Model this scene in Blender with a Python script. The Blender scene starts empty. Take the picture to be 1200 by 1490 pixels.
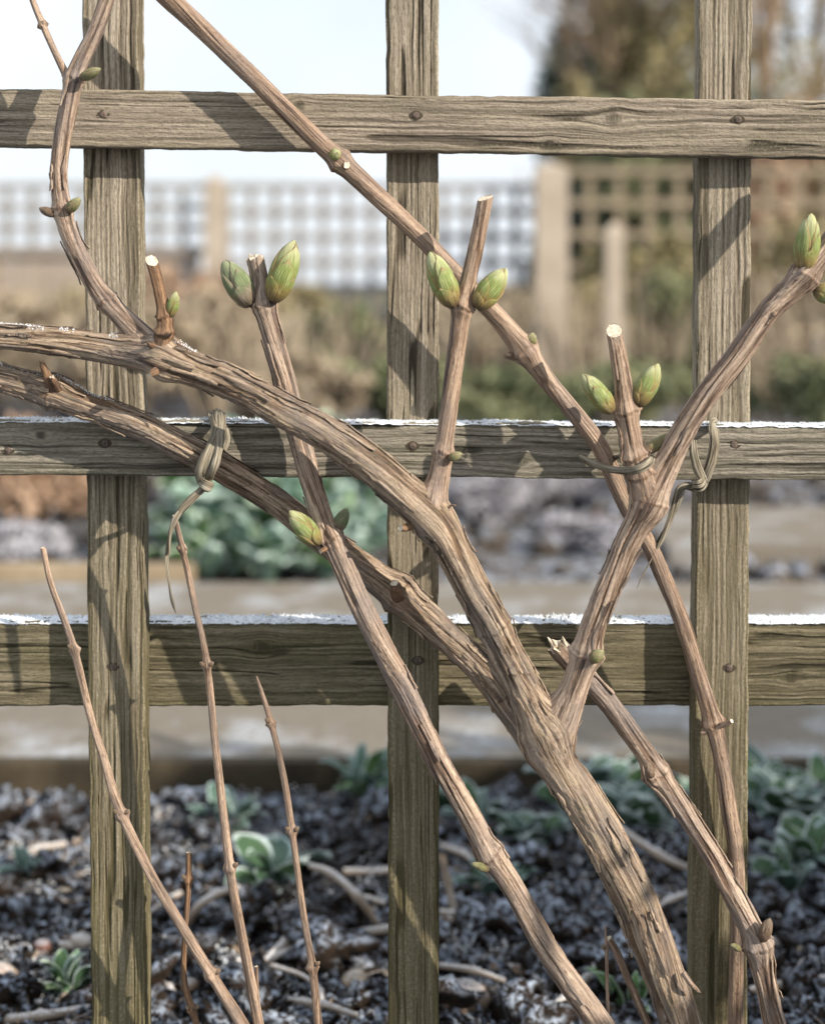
import bpy, bmesh, math, random
import numpy as np
from mathutils import Vector, Matrix

# ------------------------------------------------------------------ camera, sky, sun, exposure
scene = bpy.context.scene
C = scene.collection
FPX, CX, HZ, CAMH = 2069.0, 600.0, 420.0, 0.5      # photo pixels (1200 x 1490): focal length, centre column, horizon row

cam_d = bpy.data.cameras.new('camera')
cam = bpy.data.objects.new('camera', cam_d)
C.objects.link(cam)
cam.location = (0, 0, CAMH)
cam.rotation_euler = (math.radians(90), 0, 0)
cam_d.sensor_fit = 'VERTICAL'
cam_d.sensor_height = 36.0
cam_d.sensor_width = 36.0
cam_d.lens = 36.0 * FPX / 1490.0
cam_d.shift_y = -(745.0 - HZ) / 1490.0
cam_d.clip_start = 0.02
cam_d.clip_end = 3000
cam_d.dof.use_dof = True
cam_d.dof.focus_distance = 0.772
cam_d.dof.aperture_fstop = 4.6
scene.camera = cam

SUN = Vector((1.62, -1.0, 0.98)).normalized()       # towards the sun: right of and behind the camera, low
world = bpy.data.worlds.new('World')
scene.world = world
world.use_nodes = True
wn = world.node_tree
wn.nodes.clear()
sky = wn.nodes.new('ShaderNodeTexSky')
sky.sky_type = 'NISHITA'
sky.sun_disc = False
sky.sun_elevation = math.asin(SUN.z)
sky.sun_rotation = math.atan2(SUN.x, SUN.y)
sky.air_density = 1.0
sky.dust_density = 2.5
sky.ozone_density = 1.2
bg = wn.nodes.new('ShaderNodeBackground')
bg.inputs[1].default_value = 0.15
wo = wn.nodes.new('ShaderNodeOutputWorld')
wtc = wn.nodes.new('ShaderNodeTexCoord')
wcl = wn.nodes.new('ShaderNodeTexNoise'); wcl.inputs['Scale'].default_value = 2.6; wcl.inputs['Detail'].default_value = 5; wcl.inputs['Roughness'].default_value = 0.55
wn.links.new(wtc.outputs['Generated'], wcl.inputs['Vector'])
wmr = wn.nodes.new('ShaderNodeMapRange')
for _k, _v in zip((1, 2, 3, 4), (0.36, 0.58, 0.72, 1.0)): wmr.inputs[_k].default_value = _v
wn.links.new(wcl.outputs['Fac'], wmr.inputs[0])
wmx = wn.nodes.new('ShaderNodeMix'); wmx.data_type = 'RGBA'
wmx.inputs[7].default_value = (4.75, 5.05, 5.4, 1)          # thin bright winter cloud over the whole sky
wn.links.new(wmr.outputs[0], wmx.inputs[0]); wn.links.new(sky.outputs[0], wmx.inputs[6])
wn.links.new(wmx.outputs[2], bg.inputs[0])
wn.links.new(bg.outputs[0], wo.inputs[0])

sun_d = bpy.data.lights.new('sun', 'SUN')
sun_d.energy = 5.0
sun_d.angle = math.radians(0.53)
sun_d.color = (1.0, 0.91, 0.78)
sun = bpy.data.objects.new('sun', sun_d)
C.objects.link(sun)
sun.rotation_euler = (-SUN).to_track_quat('-Z', 'Y').to_euler()
sun.location = (3, -3, 4)

scene.view_settings.view_transform = 'Standard'
scene.view_settings.look = 'None'
scene.view_settings.gamma = 1.0
scene.view_settings.exposure = 0.5
scene.render.engine = 'CYCLES'
scene.cycles.use_denoising = True
scene.cycles.max_bounces = 6

random.seed(7)
rng = np.random.default_rng(11)


def P(px, py, Y):
    return Vector(((px - CX) / FPX * Y, Y, CAMH - (py - HZ) / FPX * Y))


def G(px, py, z=0.0):
    """point of the level z seen at a photo pixel below the horizon"""
    Y = (CAMH - z) * FPX / (py - HZ)
    return P(px, py, Y)


# ------------------------------------------------------------------ noise
def _h(ix, iy, iz, seed):
    n = (ix.astype(np.int64) * 374761393 + iy.astype(np.int64) * 668265263 + iz.astype(np.int64) * 2147483647 + seed * 974634777) & 0xFFFFFFFF
    n = ((n ^ (n >> 13)) * 1274126177) & 0xFFFFFFFF
    n = ((n ^ (n >> 16)) * 2246822519) & 0xFFFFFFFF
    n = n ^ (n >> 15)
    return (n & 0xFFFFFF).astype(np.float64) / 0x7FFFFF - 1.0


def noise(x, y, z, seed=0):
    x, y, z = np.broadcast_arrays(np.asarray(x, float), np.asarray(y, float), np.asarray(z, float))
    fx, fy, fz = np.floor(x), np.floor(y), np.floor(z)
    ix, iy, iz = fx.astype(np.int64), fy.astype(np.int64), fz.astype(np.int64)
    u, v, w = x - fx, y - fy, z - fz
    u = u * u * u * (u * (u * 6 - 15) + 10); v = v * v * v * (v * (v * 6 - 15) + 10); w = w * w * w * (w * (w * 6 - 15) + 10)
    def c(a, b, d): return _h(ix + a, iy + b, iz + d, seed)
    x00 = c(0, 0, 0) * (1 - u) + c(1, 0, 0) * u; x10 = c(0, 1, 0) * (1 - u) + c(1, 1, 0) * u
    x01 = c(0, 0, 1) * (1 - u) + c(1, 0, 1) * u; x11 = c(0, 1, 1) * (1 - u) + c(1, 1, 1) * u
    return (x00 * (1 - v) + x10 * v) * (1 - w) + (x01 * (1 - v) + x11 * v) * w


def fbm(x, y, z, seed=0, oct=3):
    r = 0; a = 1; t = 0
    for k in range(oct):
        r = r + a * noise(x * 2 ** k, y * 2 ** k, z * 2 ** k, seed + k * 17); t += a; a *= 0.5
    return r / t


def sstep(a, b, x):
    t = np.clip((x - a) / (b - a), 0, 1)
    return t * t * (3 - 2 * t)


# ------------------------------------------------------------------ meshes and objects
def mesh_np(name, V, F, attrs=None, smooth=True):
    V = np.asarray(V, np.float32); F = np.asarray(F, np.int32)
    me = bpy.data.meshes.new(name)
    k = F.shape[1]
    me.vertices.add(len(V)); me.vertices.foreach_set('co', V.ravel())
    me.loops.add(F.size); me.loops.foreach_set('vertex_index', F.ravel())
    me.polygons.add(len(F)); me.polygons.foreach_set('loop_start', np.arange(0, F.size, k, dtype=np.int32))
    me.update(calc_edges=True)
    me.polygons.foreach_set('use_smooth', np.full(len(F), smooth))
    for nm, a in (attrs or {}).items():
        a = np.asarray(a, np.float32)
        if a.ndim == 2:
            at = me.attributes.new(nm, 'FLOAT_VECTOR', 'POINT'); at.data.foreach_set('vector', a.ravel())
        else:
            at = me.attributes.new(nm, 'FLOAT', 'POINT'); at.data.foreach_set('value', a)
    me.validate()
    return me


def link(name, me, mat=None, parent=None, label=None, cat=None, group=None, kind=None):
    if mat is not None and me is not None and not len(me.materials):
        me.materials.append(mat)
    o = bpy.data.objects.new(name, me)
    C.objects.link(o)
    if parent is not None:
        o.parent = parent
    tag(o, label, cat, group, kind)
    return o


def tag(o, label=None, cat=None, group=None, kind=None):
    if label: o['label'] = label
    if cat: o['category'] = cat
    if group: o['group'] = group
    if kind: o['kind'] = kind


def thing(name, label, cat, loc=(0, 0, 0), group=None):
    """empty at the base; parts are built in world space and re-based by rebase()"""
    e = bpy.data.objects.new(name, None)
    e.empty_display_size = 0.05
    C.objects.link(e)
    e.location = loc
    tag(e, label, cat, group)
    return e


def put(name, me, mat, parent, **kw):
    """mesh given in world space, parented to a thing (an empty without rotation) or to a part of it"""
    off = Vector((0, 0, 0)); q = parent
    while q is not None:
        off += q.location; q = q.parent
    me.transform(Matrix.Translation(-off))
    return link(name, me, mat, parent, **kw)


def quads_grid(nu, nv, close_v=True):
    """nu rings of nv vertices"""
    i = np.arange(nu - 1)[:, None]; j = np.arange(nv if close_v else nv - 1)[None, :]
    a = i * nv + j; b = i * nv + (j + 1) % nv; c = (i + 1) * nv + (j + 1) % nv; d = (i + 1) * nv + j
    return np.stack([a, b, c, d], -1).reshape(-1, 4)


def catmull(pts, n):
    """pts (k,m) array, n samples, centripetal-ish uniform Catmull-Rom resampled evenly in length"""
    p = np.asarray(pts, float)
    q = np.vstack([2 * p[0] - p[1], p, 2 * p[-1] - p[-2]])
    out = []
    for k in range(len(p) - 1):
        a, b, c, d = q[k], q[k + 1], q[k + 2], q[k + 3]
        t = np.linspace(0, 1, 24, endpoint=False)[:, None]
        out.append(0.5 * ((2 * b) + (-a + c) * t + (2 * a - 5 * b + 4 * c - d) * t ** 2 + (-a + 3 * b - 3 * c + d) * t ** 3))
    out.append(p[-1:])
    o = np.vstack(out)
    s = np.concatenate([[0], np.cumsum(np.linalg.norm(np.diff(o[:, :3], axis=0), axis=1))])
    if n is None or n < 1:
        n = max(4, int(s[-1] / n) + 1) if n else 64
    u = np.linspace(0, s[-1], int(n))
    return np.stack([np.interp(u, s, o[:, k]) for k in range(o.shape[1])], 1), u


def frames(c, ref=(0, -1, 0)):
    t = np.gradient(c, axis=0); t /= np.linalg.norm(t, axis=1)[:, None]
    ref = np.asarray(ref, float)
    n0 = ref - t[0] * ref.dot(t[0]); n0 /= np.linalg.norm(n0)
    N = [n0]
    for k in range(1, len(c)):
        n = N[-1] - t[k] * N[-1].dot(t[k]); N.append(n / np.linalg.norm(n))
    N = np.array(N); B = np.cross(t, N)
    return t, N, B


# ------------------------------------------------------------------ materials
class NT:
    def __init__(s, name):
        s.m = bpy.data.materials.new(name); s.m.use_nodes = True
        s.t = s.m.node_tree; s.b = s.t.nodes['Principled BSDF']; s.out = s.t.nodes['Material Output']
        s.b.inputs['Roughness'].default_value = 0.85
        s.b.inputs['Specular IOR Level'].default_value = 0.25
    def n(s, typ, **kw):
        x = s.t.nodes.new(typ)
        for k, v in kw.items(): setattr(x, k, v)
        return x
    def l(s, a, b): s.t.links.new(a, b)
    def attr(s, name): return s.n('ShaderNodeAttribute', attribute_name=name)
    def vecscale(s, v, sc):
        x = s.n('ShaderNodeVectorMath', operation='MULTIPLY'); s.l(v, x.inputs[0]); x.inputs[1].default_value = sc; return x.outputs[0]
    def noise(s, v, scale, detail=3, rough=0.55, dist=0.0):
        x = s.n('ShaderNodeTexNoise'); s.l(v, x.inputs['Vector']); x.inputs['Scale'].default_value = scale
        x.inputs['Detail'].default_value = detail; x.inputs['Roughness'].default_value = rough; x.inputs['Distortion'].default_value = dist
        return x.outputs['Fac']
    def ramp(s, f, stops):
        x = s.n('ShaderNodeValToRGB'); s.l(f, x.inputs[0]); e = x.color_ramp.elements
        while len(e) > 1: e.remove(e[-1])
        e[0].position = stops[0][0]; e[0].color = (*stops[0][1], 1) if len(stops[0][1]) == 3 else stops[0][1]
        for p, c in stops[1:]:
            k = e.new(p); k.color = (*c, 1)
        return x.outputs[0]
    def rng(s, f, a, b, c=0.0, d=1.0):
        x = s.n('ShaderNodeMapRange'); s.l(f, x.inputs[0])
        for k, v in zip((1, 2, 3, 4), (a, b, c, d)): x.inputs[k].default_value = v
        return x.outputs[0]
    def math(s, op, a, b=None):
        x = s.n('ShaderNodeMath', operation=op)
        for k, v in enumerate((a, b)):
            if v is None: continue
            if isinstance(v, (int, float)): x.inputs[k].default_value = v
            else: s.l(v, x.inputs[k])
        return x.outputs[0]
    def mix(s, f, a, b, mode='MIX'):
        x = s.n('ShaderNodeMix', data_type='RGBA', blend_type=mode)
        for i, v in ((0, f), (6, a), (7, b)):
            if isinstance(v, (int, float)): x.inputs[i].default_value = v
            elif isinstance(v, tuple): x.inputs[i].default_value = (*v, 1)
            else: s.l(v, x.inputs[i])
        return x.outputs[2]
    def col(s, c):
        if isinstance(c, tuple): s.b.inputs['Base Color'].default_value = (*c, 1)
        else: s.l(c, s.b.inputs['Base Color'])
    def bump(s, h, dist, strength=1.0):
        x = s.n('ShaderNodeBump'); x.inputs['Distance'].default_value = dist; x.inputs['Strength'].default_value = strength
        s.l(h, x.inputs['Height']); s.l(x.outputs[0], s.b.inputs['Normal']); return x
    def normz(s):
        g = s.n('ShaderNodeNewGeometry'); x = s.n('ShaderNodeSeparateXYZ'); s.l(g.outputs['Normal'], x.inputs[0]); return x.outputs[2]
    def objvec(s): return s.n('ShaderNodeTexCoord').outputs['Object']
    def geopos(s): return s.n('ShaderNodeNewGeometry').outputs['Position']
    def orand(s): return s.n('ShaderNodeObjectInfo').outputs['Random']


def bark_mat(name, pale, mid, dark, under, tint=(0.20, 0.16, 0.17), moss=0.0, rough=0.72, bump=0.0011):
    n = NT(name)
    co = n.attr('bco').outputs['Vector']
    fib = n.noise(n.vecscale(co, (1, 1, 0.035)), 800, 4, 0.65)
    strip = n.noise(n.vecscale(co, (1, 1, 0.035)), 300, 3, 0.6)
    fine = n.noise(n.vecscale(co, (1, 1, 0.2)), 1900, 3, 0.65)
    blot = n.noise(n.vecscale(co, (1, 1, 0.3)), 75, 4, 0.65)
    f = n.math('ADD', n.math('MULTIPLY', fib, 0.5), n.math('MULTIPLY', strip, 0.5))
    c = n.ramp(f, [(0.385, dark), (0.46, mid), (0.545, pale), (0.64, tuple(min(1, v * 1.28) for v in pale))])
    c = n.mix(n.rng(n.attr('lvl').outputs['Fac'], 0.10, 0.70, 0.85, 0.0), c, n.mix(n.rng(fib, 0.35, 0.6), dark, under))
    c = n.mix(n.rng(blot, 0.46, 0.64, 0.0, 0.75), c, n.mix(n.rng(fib, 0.35, 0.65), tuple(v * 0.45 for v in tint), tint))
    c = n.mix(n.rng(fine, 0.34, 0.48, 0.45, 0.0), c, dark)
    if moss:
        c = n.mix(n.rng(n.noise(co, 150, 4, 0.7), 0.54, 0.72, 0.0, moss), c, (0.18, 0.16, 0.07))
    n.col(c)
    n.b.inputs['Roughness'].default_value = rough
    n.b.inputs['Specular IOR Level'].default_value = 0.35
    h = n.math('ADD', n.math('MULTIPLY', fib, 0.8), n.math('MULTIPLY', fine, 0.5))
    n.bump(h, bump, 1.0)
    return n.m


M = {}
M['bark_old'] = bark_mat('bark_old', (0.42, 0.32, 0.23), (0.20, 0.132, 0.085), (0.022, 0.014, 0.010), (0.17, 0.09, 0.045), (0.25, 0.21, 0.185), 0.4, 0.62, 0.0017)
M['bark_mid'] = bark_mat('bark_mid', (0.44, 0.335, 0.255), (0.24, 0.163, 0.115), (0.034, 0.021, 0.015), (0.185, 0.102, 0.06), (0.28, 0.23, 0.21), 0.12, 0.55, 0.0013)
M['bark_young'] = bark_mat('bark_young', (0.39, 0.28, 0.20), (0.23, 0.15, 0.10), (0.045, 0.027, 0.018), (0.20, 0.115, 0.065), (0.27, 0.205, 0.17), 0.0, 0.5, 0.0010)
M['bark_stub'] = bark_mat('bark_stub', (0.24, 0.14, 0.077), (0.135, 0.075, 0.039), (0.03, 0.018, 0.011), (0.11, 0.057, 0.029), (0.18, 0.12, 0.085), 0.0)
M['bark_twig'] = bark_mat('bark_twig', (0.41, 0.30, 0.22), (0.23, 0.152, 0.104), (0.052, 0.034, 0.024), (0.17, 0.107, 0.068), (0.25, 0.195, 0.16), 0.0, 0.58, 0.0009)


def wood_mat(name, pale, mid, dark, green, gamt, lich, lo=None):
    n = NT(name)
    co = n.attr('wco').outputs['Vector']            # x along the grain, y across, z depth
    g = n.attr('grain').outputs['Fac']
    fib = n.noise(n.vecscale(co, (0.06, 1, 1)), 900, 5, 0.68)
    fine = n.noise(n.vecscale(co, (0.16, 1, 1)), 1700, 3, 0.65)
    big = n.noise(n.vecscale(co, (0.25, 1, 1)), 45, 4, 0.6)
    spot = n.noise(co, 620, 3, 0.65)
    f = n.math('ADD', n.math('MULTIPLY', g, 0.55), n.math('MULTIPLY', fib, 0.45))
    c = n.ramp(f, [(0.22, dark), (0.42, mid), (0.62, pale), (0.85, tuple(v * 1.15 for v in pale))])
    c = n.mix(n.rng(fine, 0.34, 0.52, 0.6, 0.0), c, dark)
    c = n.mix(n.rng(n.noise(n.vecscale(co, (0.2, 1, 1)), 90, 4, 0.65), 0.45, 0.7, 0.0, 0.45), c, mid)
    gm = n.math('MULTIPLY', n.rng(big, 0.40, 0.66, 0.0, 1.0), n.rng(spot, 0.36, 0.58, 0.25, 1.0))
    edge = n.attr('edge').outputs['Fac']
    gm = n.math('ADD', n.math('MULTIPLY', gm, gamt), n.math('MULTIPLY', n.math('MULTIPLY', edge, n.rng(spot, 0.35, 0.6)), gamt))
    if lo is not None:                              # green tone grows stronger towards the lower end
        sp = n.n('ShaderNodeSeparateXYZ'); n.l(co, sp.inputs[0])
        gm = n.math('ADD', gm, n.math('MULTIPLY', n.rng(sp.outputs[0], lo[0], lo[1], 0.0, lo[2]), n.rng(spot, 0.25, 0.6, 0.45, 1.0)))
    gm = n.math('MINIMUM', gm, 0.85)
    c = n.mix(gm, c, n.mix(g, tuple(v * 0.55 for v in green), green))
    if lich:
        c = n.mix(n.math('MULTIPLY', n.rng(spot, 0.55, 0.68), n.rng(big, 0.42, 0.58, 0.0, lich)), c, (0.30, 0.29, 0.20))
    n.col(c)
    n.b.inputs['Roughness'].default_value = 0.9
    h = n.math('ADD', n.math('MULTIPLY', fib, 0.6), n.math('ADD', n.math('MULTIPLY', spot, 0.35 + lich), n.math('MULTIPLY', fine, 0.4)))
    n.bump(h, 0.0006, 0.9)
    return n.m


M['wood_top'] = wood_mat('wood_top', (0.38, 0.32, 0.255), (0.215, 0.177, 0.138), (0.038, 0.03, 0.022), (0.19, 0.165, 0.095), 0.40, 0.5)
M['wood_mid'] = wood_mat('wood_mid', (0.33, 0.295, 0.24), (0.165, 0.145, 0.115), (0.034, 0.03, 0.023), (0.125, 0.12, 0.07), 0.45, 0.2)
M['wood_low'] = wood_mat('wood_low', (0.24, 0.205, 0.14), (0.115, 0.097, 0.062), (0.026, 0.022, 0.014), (0.10, 0.088, 0.034), 0.6, 0.15)
M['wood_slat'] = wood_mat('wood_slat', (0.39, 0.335, 0.265), (0.20, 0.165, 0.122), (0.038, 0.03, 0.021), (0.125, 0.108, 0.045), 0.35, 0.1, (0.28, 0.62, 0.75))


def simple(name, c, rough=0.8, spec=0.3):
    n = NT(name); n.col(c); n.b.inputs['Roughness'].default_value = rough; n.b.inputs['Specular IOR Level'].default_value = spec
    return n.m


def mottled(name, a, b, scale, rough=0.85, det=4, bump=0.0, lo=0.35, hi=0.65):
    n = NT(name); f = n.noise(n.objvec(), scale, det, 0.6)
    n.col(n.mix(n.rng(f, lo, hi), a, b)); n.b.inputs['Roughness'].default_value = rough
    if bump: n.bump(f, bump)
    return n.m


def frost_mat(name='frost'):
    n = NT(name)
    n.col(n.mix(n.noise(n.objvec(), 900, 2), (0.60, 0.64, 0.70), (0.80, 0.83, 0.87)))
    n.b.inputs['Roughness'].default_value = 0.45
    n.b.inputs['Specular IOR Level'].default_value = 0.5
    n.b.inputs['Subsurface Weight'].default_value = 0.25
    n.b.inputs['Subsurface Radius'].default_value = (0.002, 0.002, 0.003)
    n.b.inputs['Subsurface Scale'].default_value = 1.0
    return n.m


M['frost'] = frost_mat()
M['iron'] = mottled('iron', (0.05, 0.042, 0.038), (0.16, 0.115, 0.09), 900, 0.7, 3, 0.0002)
M['cut'] = (lambda n: (n.col(n.ramp(n.noise(n.objvec(), 700, 4, 0.7), [(0.3, (0.42, 0.32, 0.22)), (0.5, (0.70, 0.60, 0.47)), (0.68, (0.74, 0.68, 0.58))])), n.bump(n.noise(n.objvec(), 1500, 3, 0.7), 0.0006), n.m)[2])(NT('cut_wood'))


def raffia():
    n = NT('raffia')
    co = n.attr('bco').outputs['Vector']
    fib = n.noise(n.vecscale(co, (1, 1, 0.03)), 1500, 3, 0.6)
    blot = n.noise(n.vecscale(co, (1, 1, 0.4)), 160, 3)
    c = n.ramp(fib, [(0.36, (0.035, 0.028, 0.02)), (0.47, (0.19, 0.16, 0.115)), (0.64, (0.36, 0.325, 0.26))])
    c = n.mix(n.rng(blot, 0.5, 0.72, 0, 0.6), c, (0.16, 0.15, 0.11))
    n.col(c); n.bump(fib, 0.0004)
    return n.m


M['raffia'] = raffia()


def bud_mat(name, base, olive, green, pale, edgec):
    n = NT(name)
    t = n.attr('bt').outputs['Fac']; e = n.attr('be').outputs['Fac']; a = n.attr('ba').outputs['Fac']
    vein = n.n('ShaderNodeTexNoise'); cv = n.n('ShaderNodeCombineXYZ')
    n.l(n.math('MULTIPLY', a, 9.0), cv.inputs[0]); n.l(n.math('MULTIPLY', t, 1.4), cv.inputs[1]); n.l(cv.outputs[0], vein.inputs['Vector'])
    vein.inputs['Scale'].default_value = 2.4; vein.inputs['Detail'].default_value = 2
    vf = vein.outputs['Fac']
    c = n.ramp(t, [(0.04, base), (0.22, olive), (0.42, green), (0.60, green), (0.86, pale), (1.0, tuple(min(0.85, v * 1.25) for v in pale))])
    c = n.mix(n.rng(vf, 0.48, 0.70, 0.0, 0.65), c, pale)
    c = n.mix(n.rng(vf, 0.34, 0.47, 0.6, 0.0), c, tuple(v * 0.5 for v in green))
    c = n.mix(n.rng(e, 0.78, 0.96, 0.0, 0.9), c, edgec)
    n.col(c)
    n.b.inputs['Roughness'].default_value = 0.55
    n.b.inputs['Specular IOR Level'].default_value = 0.45
    n.b.inputs['Subsurface Weight'].default_value = 0.3
    n.b.inputs['Subsurface Radius'].default_value = (0.002, 0.003, 0.0008)
    n.b.inputs['Subsurface Scale'].default_value = 1.0
    n.bump(vf, 0.0012, 0.9)
    return n.m


M['bud'] = bud_mat('bud_green', (0.12, 0.048, 0.02), (0.26, 0.17, 0.045), (0.205, 0.265, 0.06), (0.54, 0.55, 0.30), (0.30, 0.19, 0.075))
M['bud_mauve'] = bud_mat('bud_mauve', (0.11, 0.058, 0.045), (0.18, 0.12, 0.09), (0.135, 0.18, 0.075), (0.34, 0.37, 0.22), (0.32, 0.25, 0.18))
M['bud_tan'] = bud_mat('bud_tan', (0.10, 0.055, 0.032), (0.19, 0.12, 0.065), (0.23, 0.22, 0.085), (0.42, 0.40, 0.22), (0.32, 0.23, 0.14))
M['bud_brown'] = bud_mat('bud_brown', (0.075, 0.04, 0.026), (0.125, 0.075, 0.05), (0.19, 0.125, 0.08), (0.31, 0.23, 0.165), (0.29, 0.20, 0.14))

# ------------------------------------------------------------------ wooden boards
Y0 = 0.805            # front plane of the upright slats
RT = 0.016            # thickness of slats and rails


def board(name, parent, p0, p1, w0, w1, yfront, thick, mat, seed, lump=0.0009, step=0.0023, knots=()):
    """weathered board from p0 to p1 (x,z in the front plane y = yfront), widths w0, w1; grain in relief"""
    p0 = np.array(p0, float); p1 = np.array(p1, float)
    d = p1 - p0; L = np.linalg.norm(d); d /= L
    nrm = np.array([-d[1], d[0]])                       # across, in the x-z plane
    w = max(w0, w1)
    nf = int(w / 0.00042)
    vf = np.linspace(-0.5, 0.5, nf)                     # front, across
    r = 0.0011
    # perimeter: (across factor, depth)
    per = [(v, 0.0, 0) for v in vf]
    ns = 9; nb = 8
    per += [(0.5, thick * (k + 0.6) / ns, 1) for k in range(ns)]
    per += [(0.5 - (k + 0.5) / nb, thick, 2) for k in range(nb)]
    per += [(-0.5, thick * (ns - k - 0.4) / ns, 3) for k in range(ns)]
    A = np.array([q[0] for q in per]); D = np.array([q[1] for q in per]); S = np.array([q[2] for q in per])
    nu = int(L / step)
    u = np.linspace(0, L, nu)
    W = (w0 + (w1 - w0) * u / L)[:, None]
    ac = A[None, :] * W                                  # metres across
    U = np.repeat(u[:, None], len(per), 1); Dp = np.repeat(D[None, :], nu, 0)
    so = seed * 13.7
    warp = 0.0022 * fbm(U * 4 + so, ac * 14, Dp * 10, seed, 2) + 0.0005 * noise(U * 55, ac * 140, so, seed + 3)
    core = np.zeros_like(U)
    for ku, kv, kr in knots:                             # grain swerves round a knot
        du, dv = U - ku, ac - kv
        warp = warp - np.tanh(dv / kr) * kr * 0.9 * np.exp(-(du / (2.6 * kr)) ** 2 - (dv / (2.2 * kr)) ** 2)
        core = np.maximum(core, 1 - sstep(0.55, 1.0, np.sqrt((du / 1.25) ** 2 + dv ** 2) / kr))
    gx = ac + warp + 0.35 * Dp
    ring = noise(gx * 820 + so, U * 9, so, seed + 5) * 0.55 + noise(gx * 1700, U * 40, so, seed + 6) * 0.45 + 0.22 * noise(gx * 200, U * 5, so, seed + 7)
    grain = 0.5 + 0.5 * np.clip(ring * 1.35, -1, 1)
    crack = 1 - sstep(0.03, 0.15, np.abs(noise(gx * 300 + 31, U * 7 + so, 3.3, seed + 8)))
    crack *= sstep(-0.05, 0.3, noise(gx * 150, U * 24 + so, 7.7, seed + 9))
    rough = noise(U * 500, ac * 900, Dp * 900, seed + 12)
    disp = 0.00058 * (grain - 0.5) - 0.0009 * crack + 0.00016 * rough + lump * 0.5 * fbm(U * 22, ac * 40, so, seed + 11, 2)
    # rounded, worn arrises
    ed = np.minimum(0.5 * W - np.abs(ac), 9) if True else 0
    front = (S == 0)[None, :]
    dy = np.where(front, -disp, 0.0)
    rr = np.clip(1 - (0.5 * W - np.abs(ac)) / r, 0, 1)
    dy = dy + np.where(front, rr ** 2 * r * (0.7 + 0.5 * noise(U * 60, so, 1.0, seed + 20)), 0)
    side = ((S == 1) * 1.0 - (S == 3) * 1.0)[None, :]
    wav = 0.0007 * fbm(U * 18 + side * 50, so, 2.0, seed + 14, 3) + 0.00035 * noise(U * 140, side * 7, 1.0, seed + 15)
    acx = ac + side * disp * 0.8 + np.sign(ac) * wav * (np.abs(ac) / (0.5 * W)) ** 3
    dback = np.where((S == 2)[None, :], disp, 0)
    X = p0[0] + d[0] * U + nrm[0] * acx
    Z = p0[1] + d[1] * U + nrm[1] * acx
    Yc = yfront + Dp + dy + dback
    V = np.stack([X, Yc, Z], -1).reshape(-1, 3)
    npv = len(per)
    F = quads_grid(nu, npv)
    if True:    # outward orientation
        F = F[:, ::-1]
    gcol = np.clip((grain - 0.9 * crack) * (1 - 0.75 * core), 0, 1)
    edge = np.clip(1 - (0.5 * W - np.abs(ac)) / 0.0045, 0, 1)
    wco = np.stack([U, gx, Dp + so], -1).reshape(-1, 3)
    me = mesh_np(name, V, F, {'wco': wco, 'grain': gcol.ravel(), 'edge': edge.ravel()})
    bm = bmesh.new(); bm.from_mesh(me)
    bm.verts.ensure_lookup_table()
    for s in (0, (nu - 1) * npv):
        try: bm.faces.new([bm.verts[s + k] for k in range(npv)])
        except Exception: pass
    bmesh.ops.recalc_face_normals(bm, faces=bm.faces)
    bm.to_mesh(me); bm.free()
    return put(name, me, mat, parent)


def crystals(name, pts, nrm, size, parent, mat, kind='stuff', slim=0.4):
    n = len(pts)
    a = rng.normal(size=(n, 3)); a -= nrm * (a * nrm).sum(1)[:, None]; a /= np.linalg.norm(a, axis=1)[:, None] + 1e-9
    b = np.cross(nrm, a)
    s = size[:, None]
    k = slim
    tip = pts + nrm * s
    v = np.stack([pts + a * s * k, pts + (-0.5 * a + 0.87 * b) * s * k, pts + (-0.5 * a - 0.87 * b) * s * k, tip], 1).reshape(-1, 3)
    f = np.array([[0, 1, 3], [1, 2, 3], [2, 0, 3], [0, 2, 1]])
    F = (np.arange(n)[:, None, None] * 4 + f[None]).reshape(-1, 3)
    me = mesh_np(name, v, F, smooth=False)
    return put(name, me, mat, parent, kind=kind)


def pxz(px, py, Y):
    p = P(px, py, Y); return (p.x, p.z)


trellis = thing('trellis', 'weathered grey timber trellis of three slats and three rails behind the vine', 'trellis', (0, Y0, 0))

slats = []
for (x0, w0, x1, w1, sd, yb) in ((161, 82, 173.5, 81, 3, 0), (599.5, 75, 602, 73, 5, 0), (1055.5, 76, 1046, 78, 9, 0)):
    # pixel centres at rows 0 and 1490; extended above the frame and into the soil
    k = (x1 - x0) / 1490.0; kw = (w1 - w0) / 1490.0
    rt, rb = -260, 1790
    a = pxz(x0 + k * rt, rt, Y0); b = pxz(x0 + k * rb, rb, Y0)
    s = board('slat', trellis, a, (b[0], min(b[1], -0.04)), (w0 + kw * rt) / FPX * Y0, (w0 + kw * rb) / FPX * Y0, Y0, RT, M['wood_slat'], sd)
    slats.append(s)
slats[0]['label'] = 'upright slat with greenish weathered grain'

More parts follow.
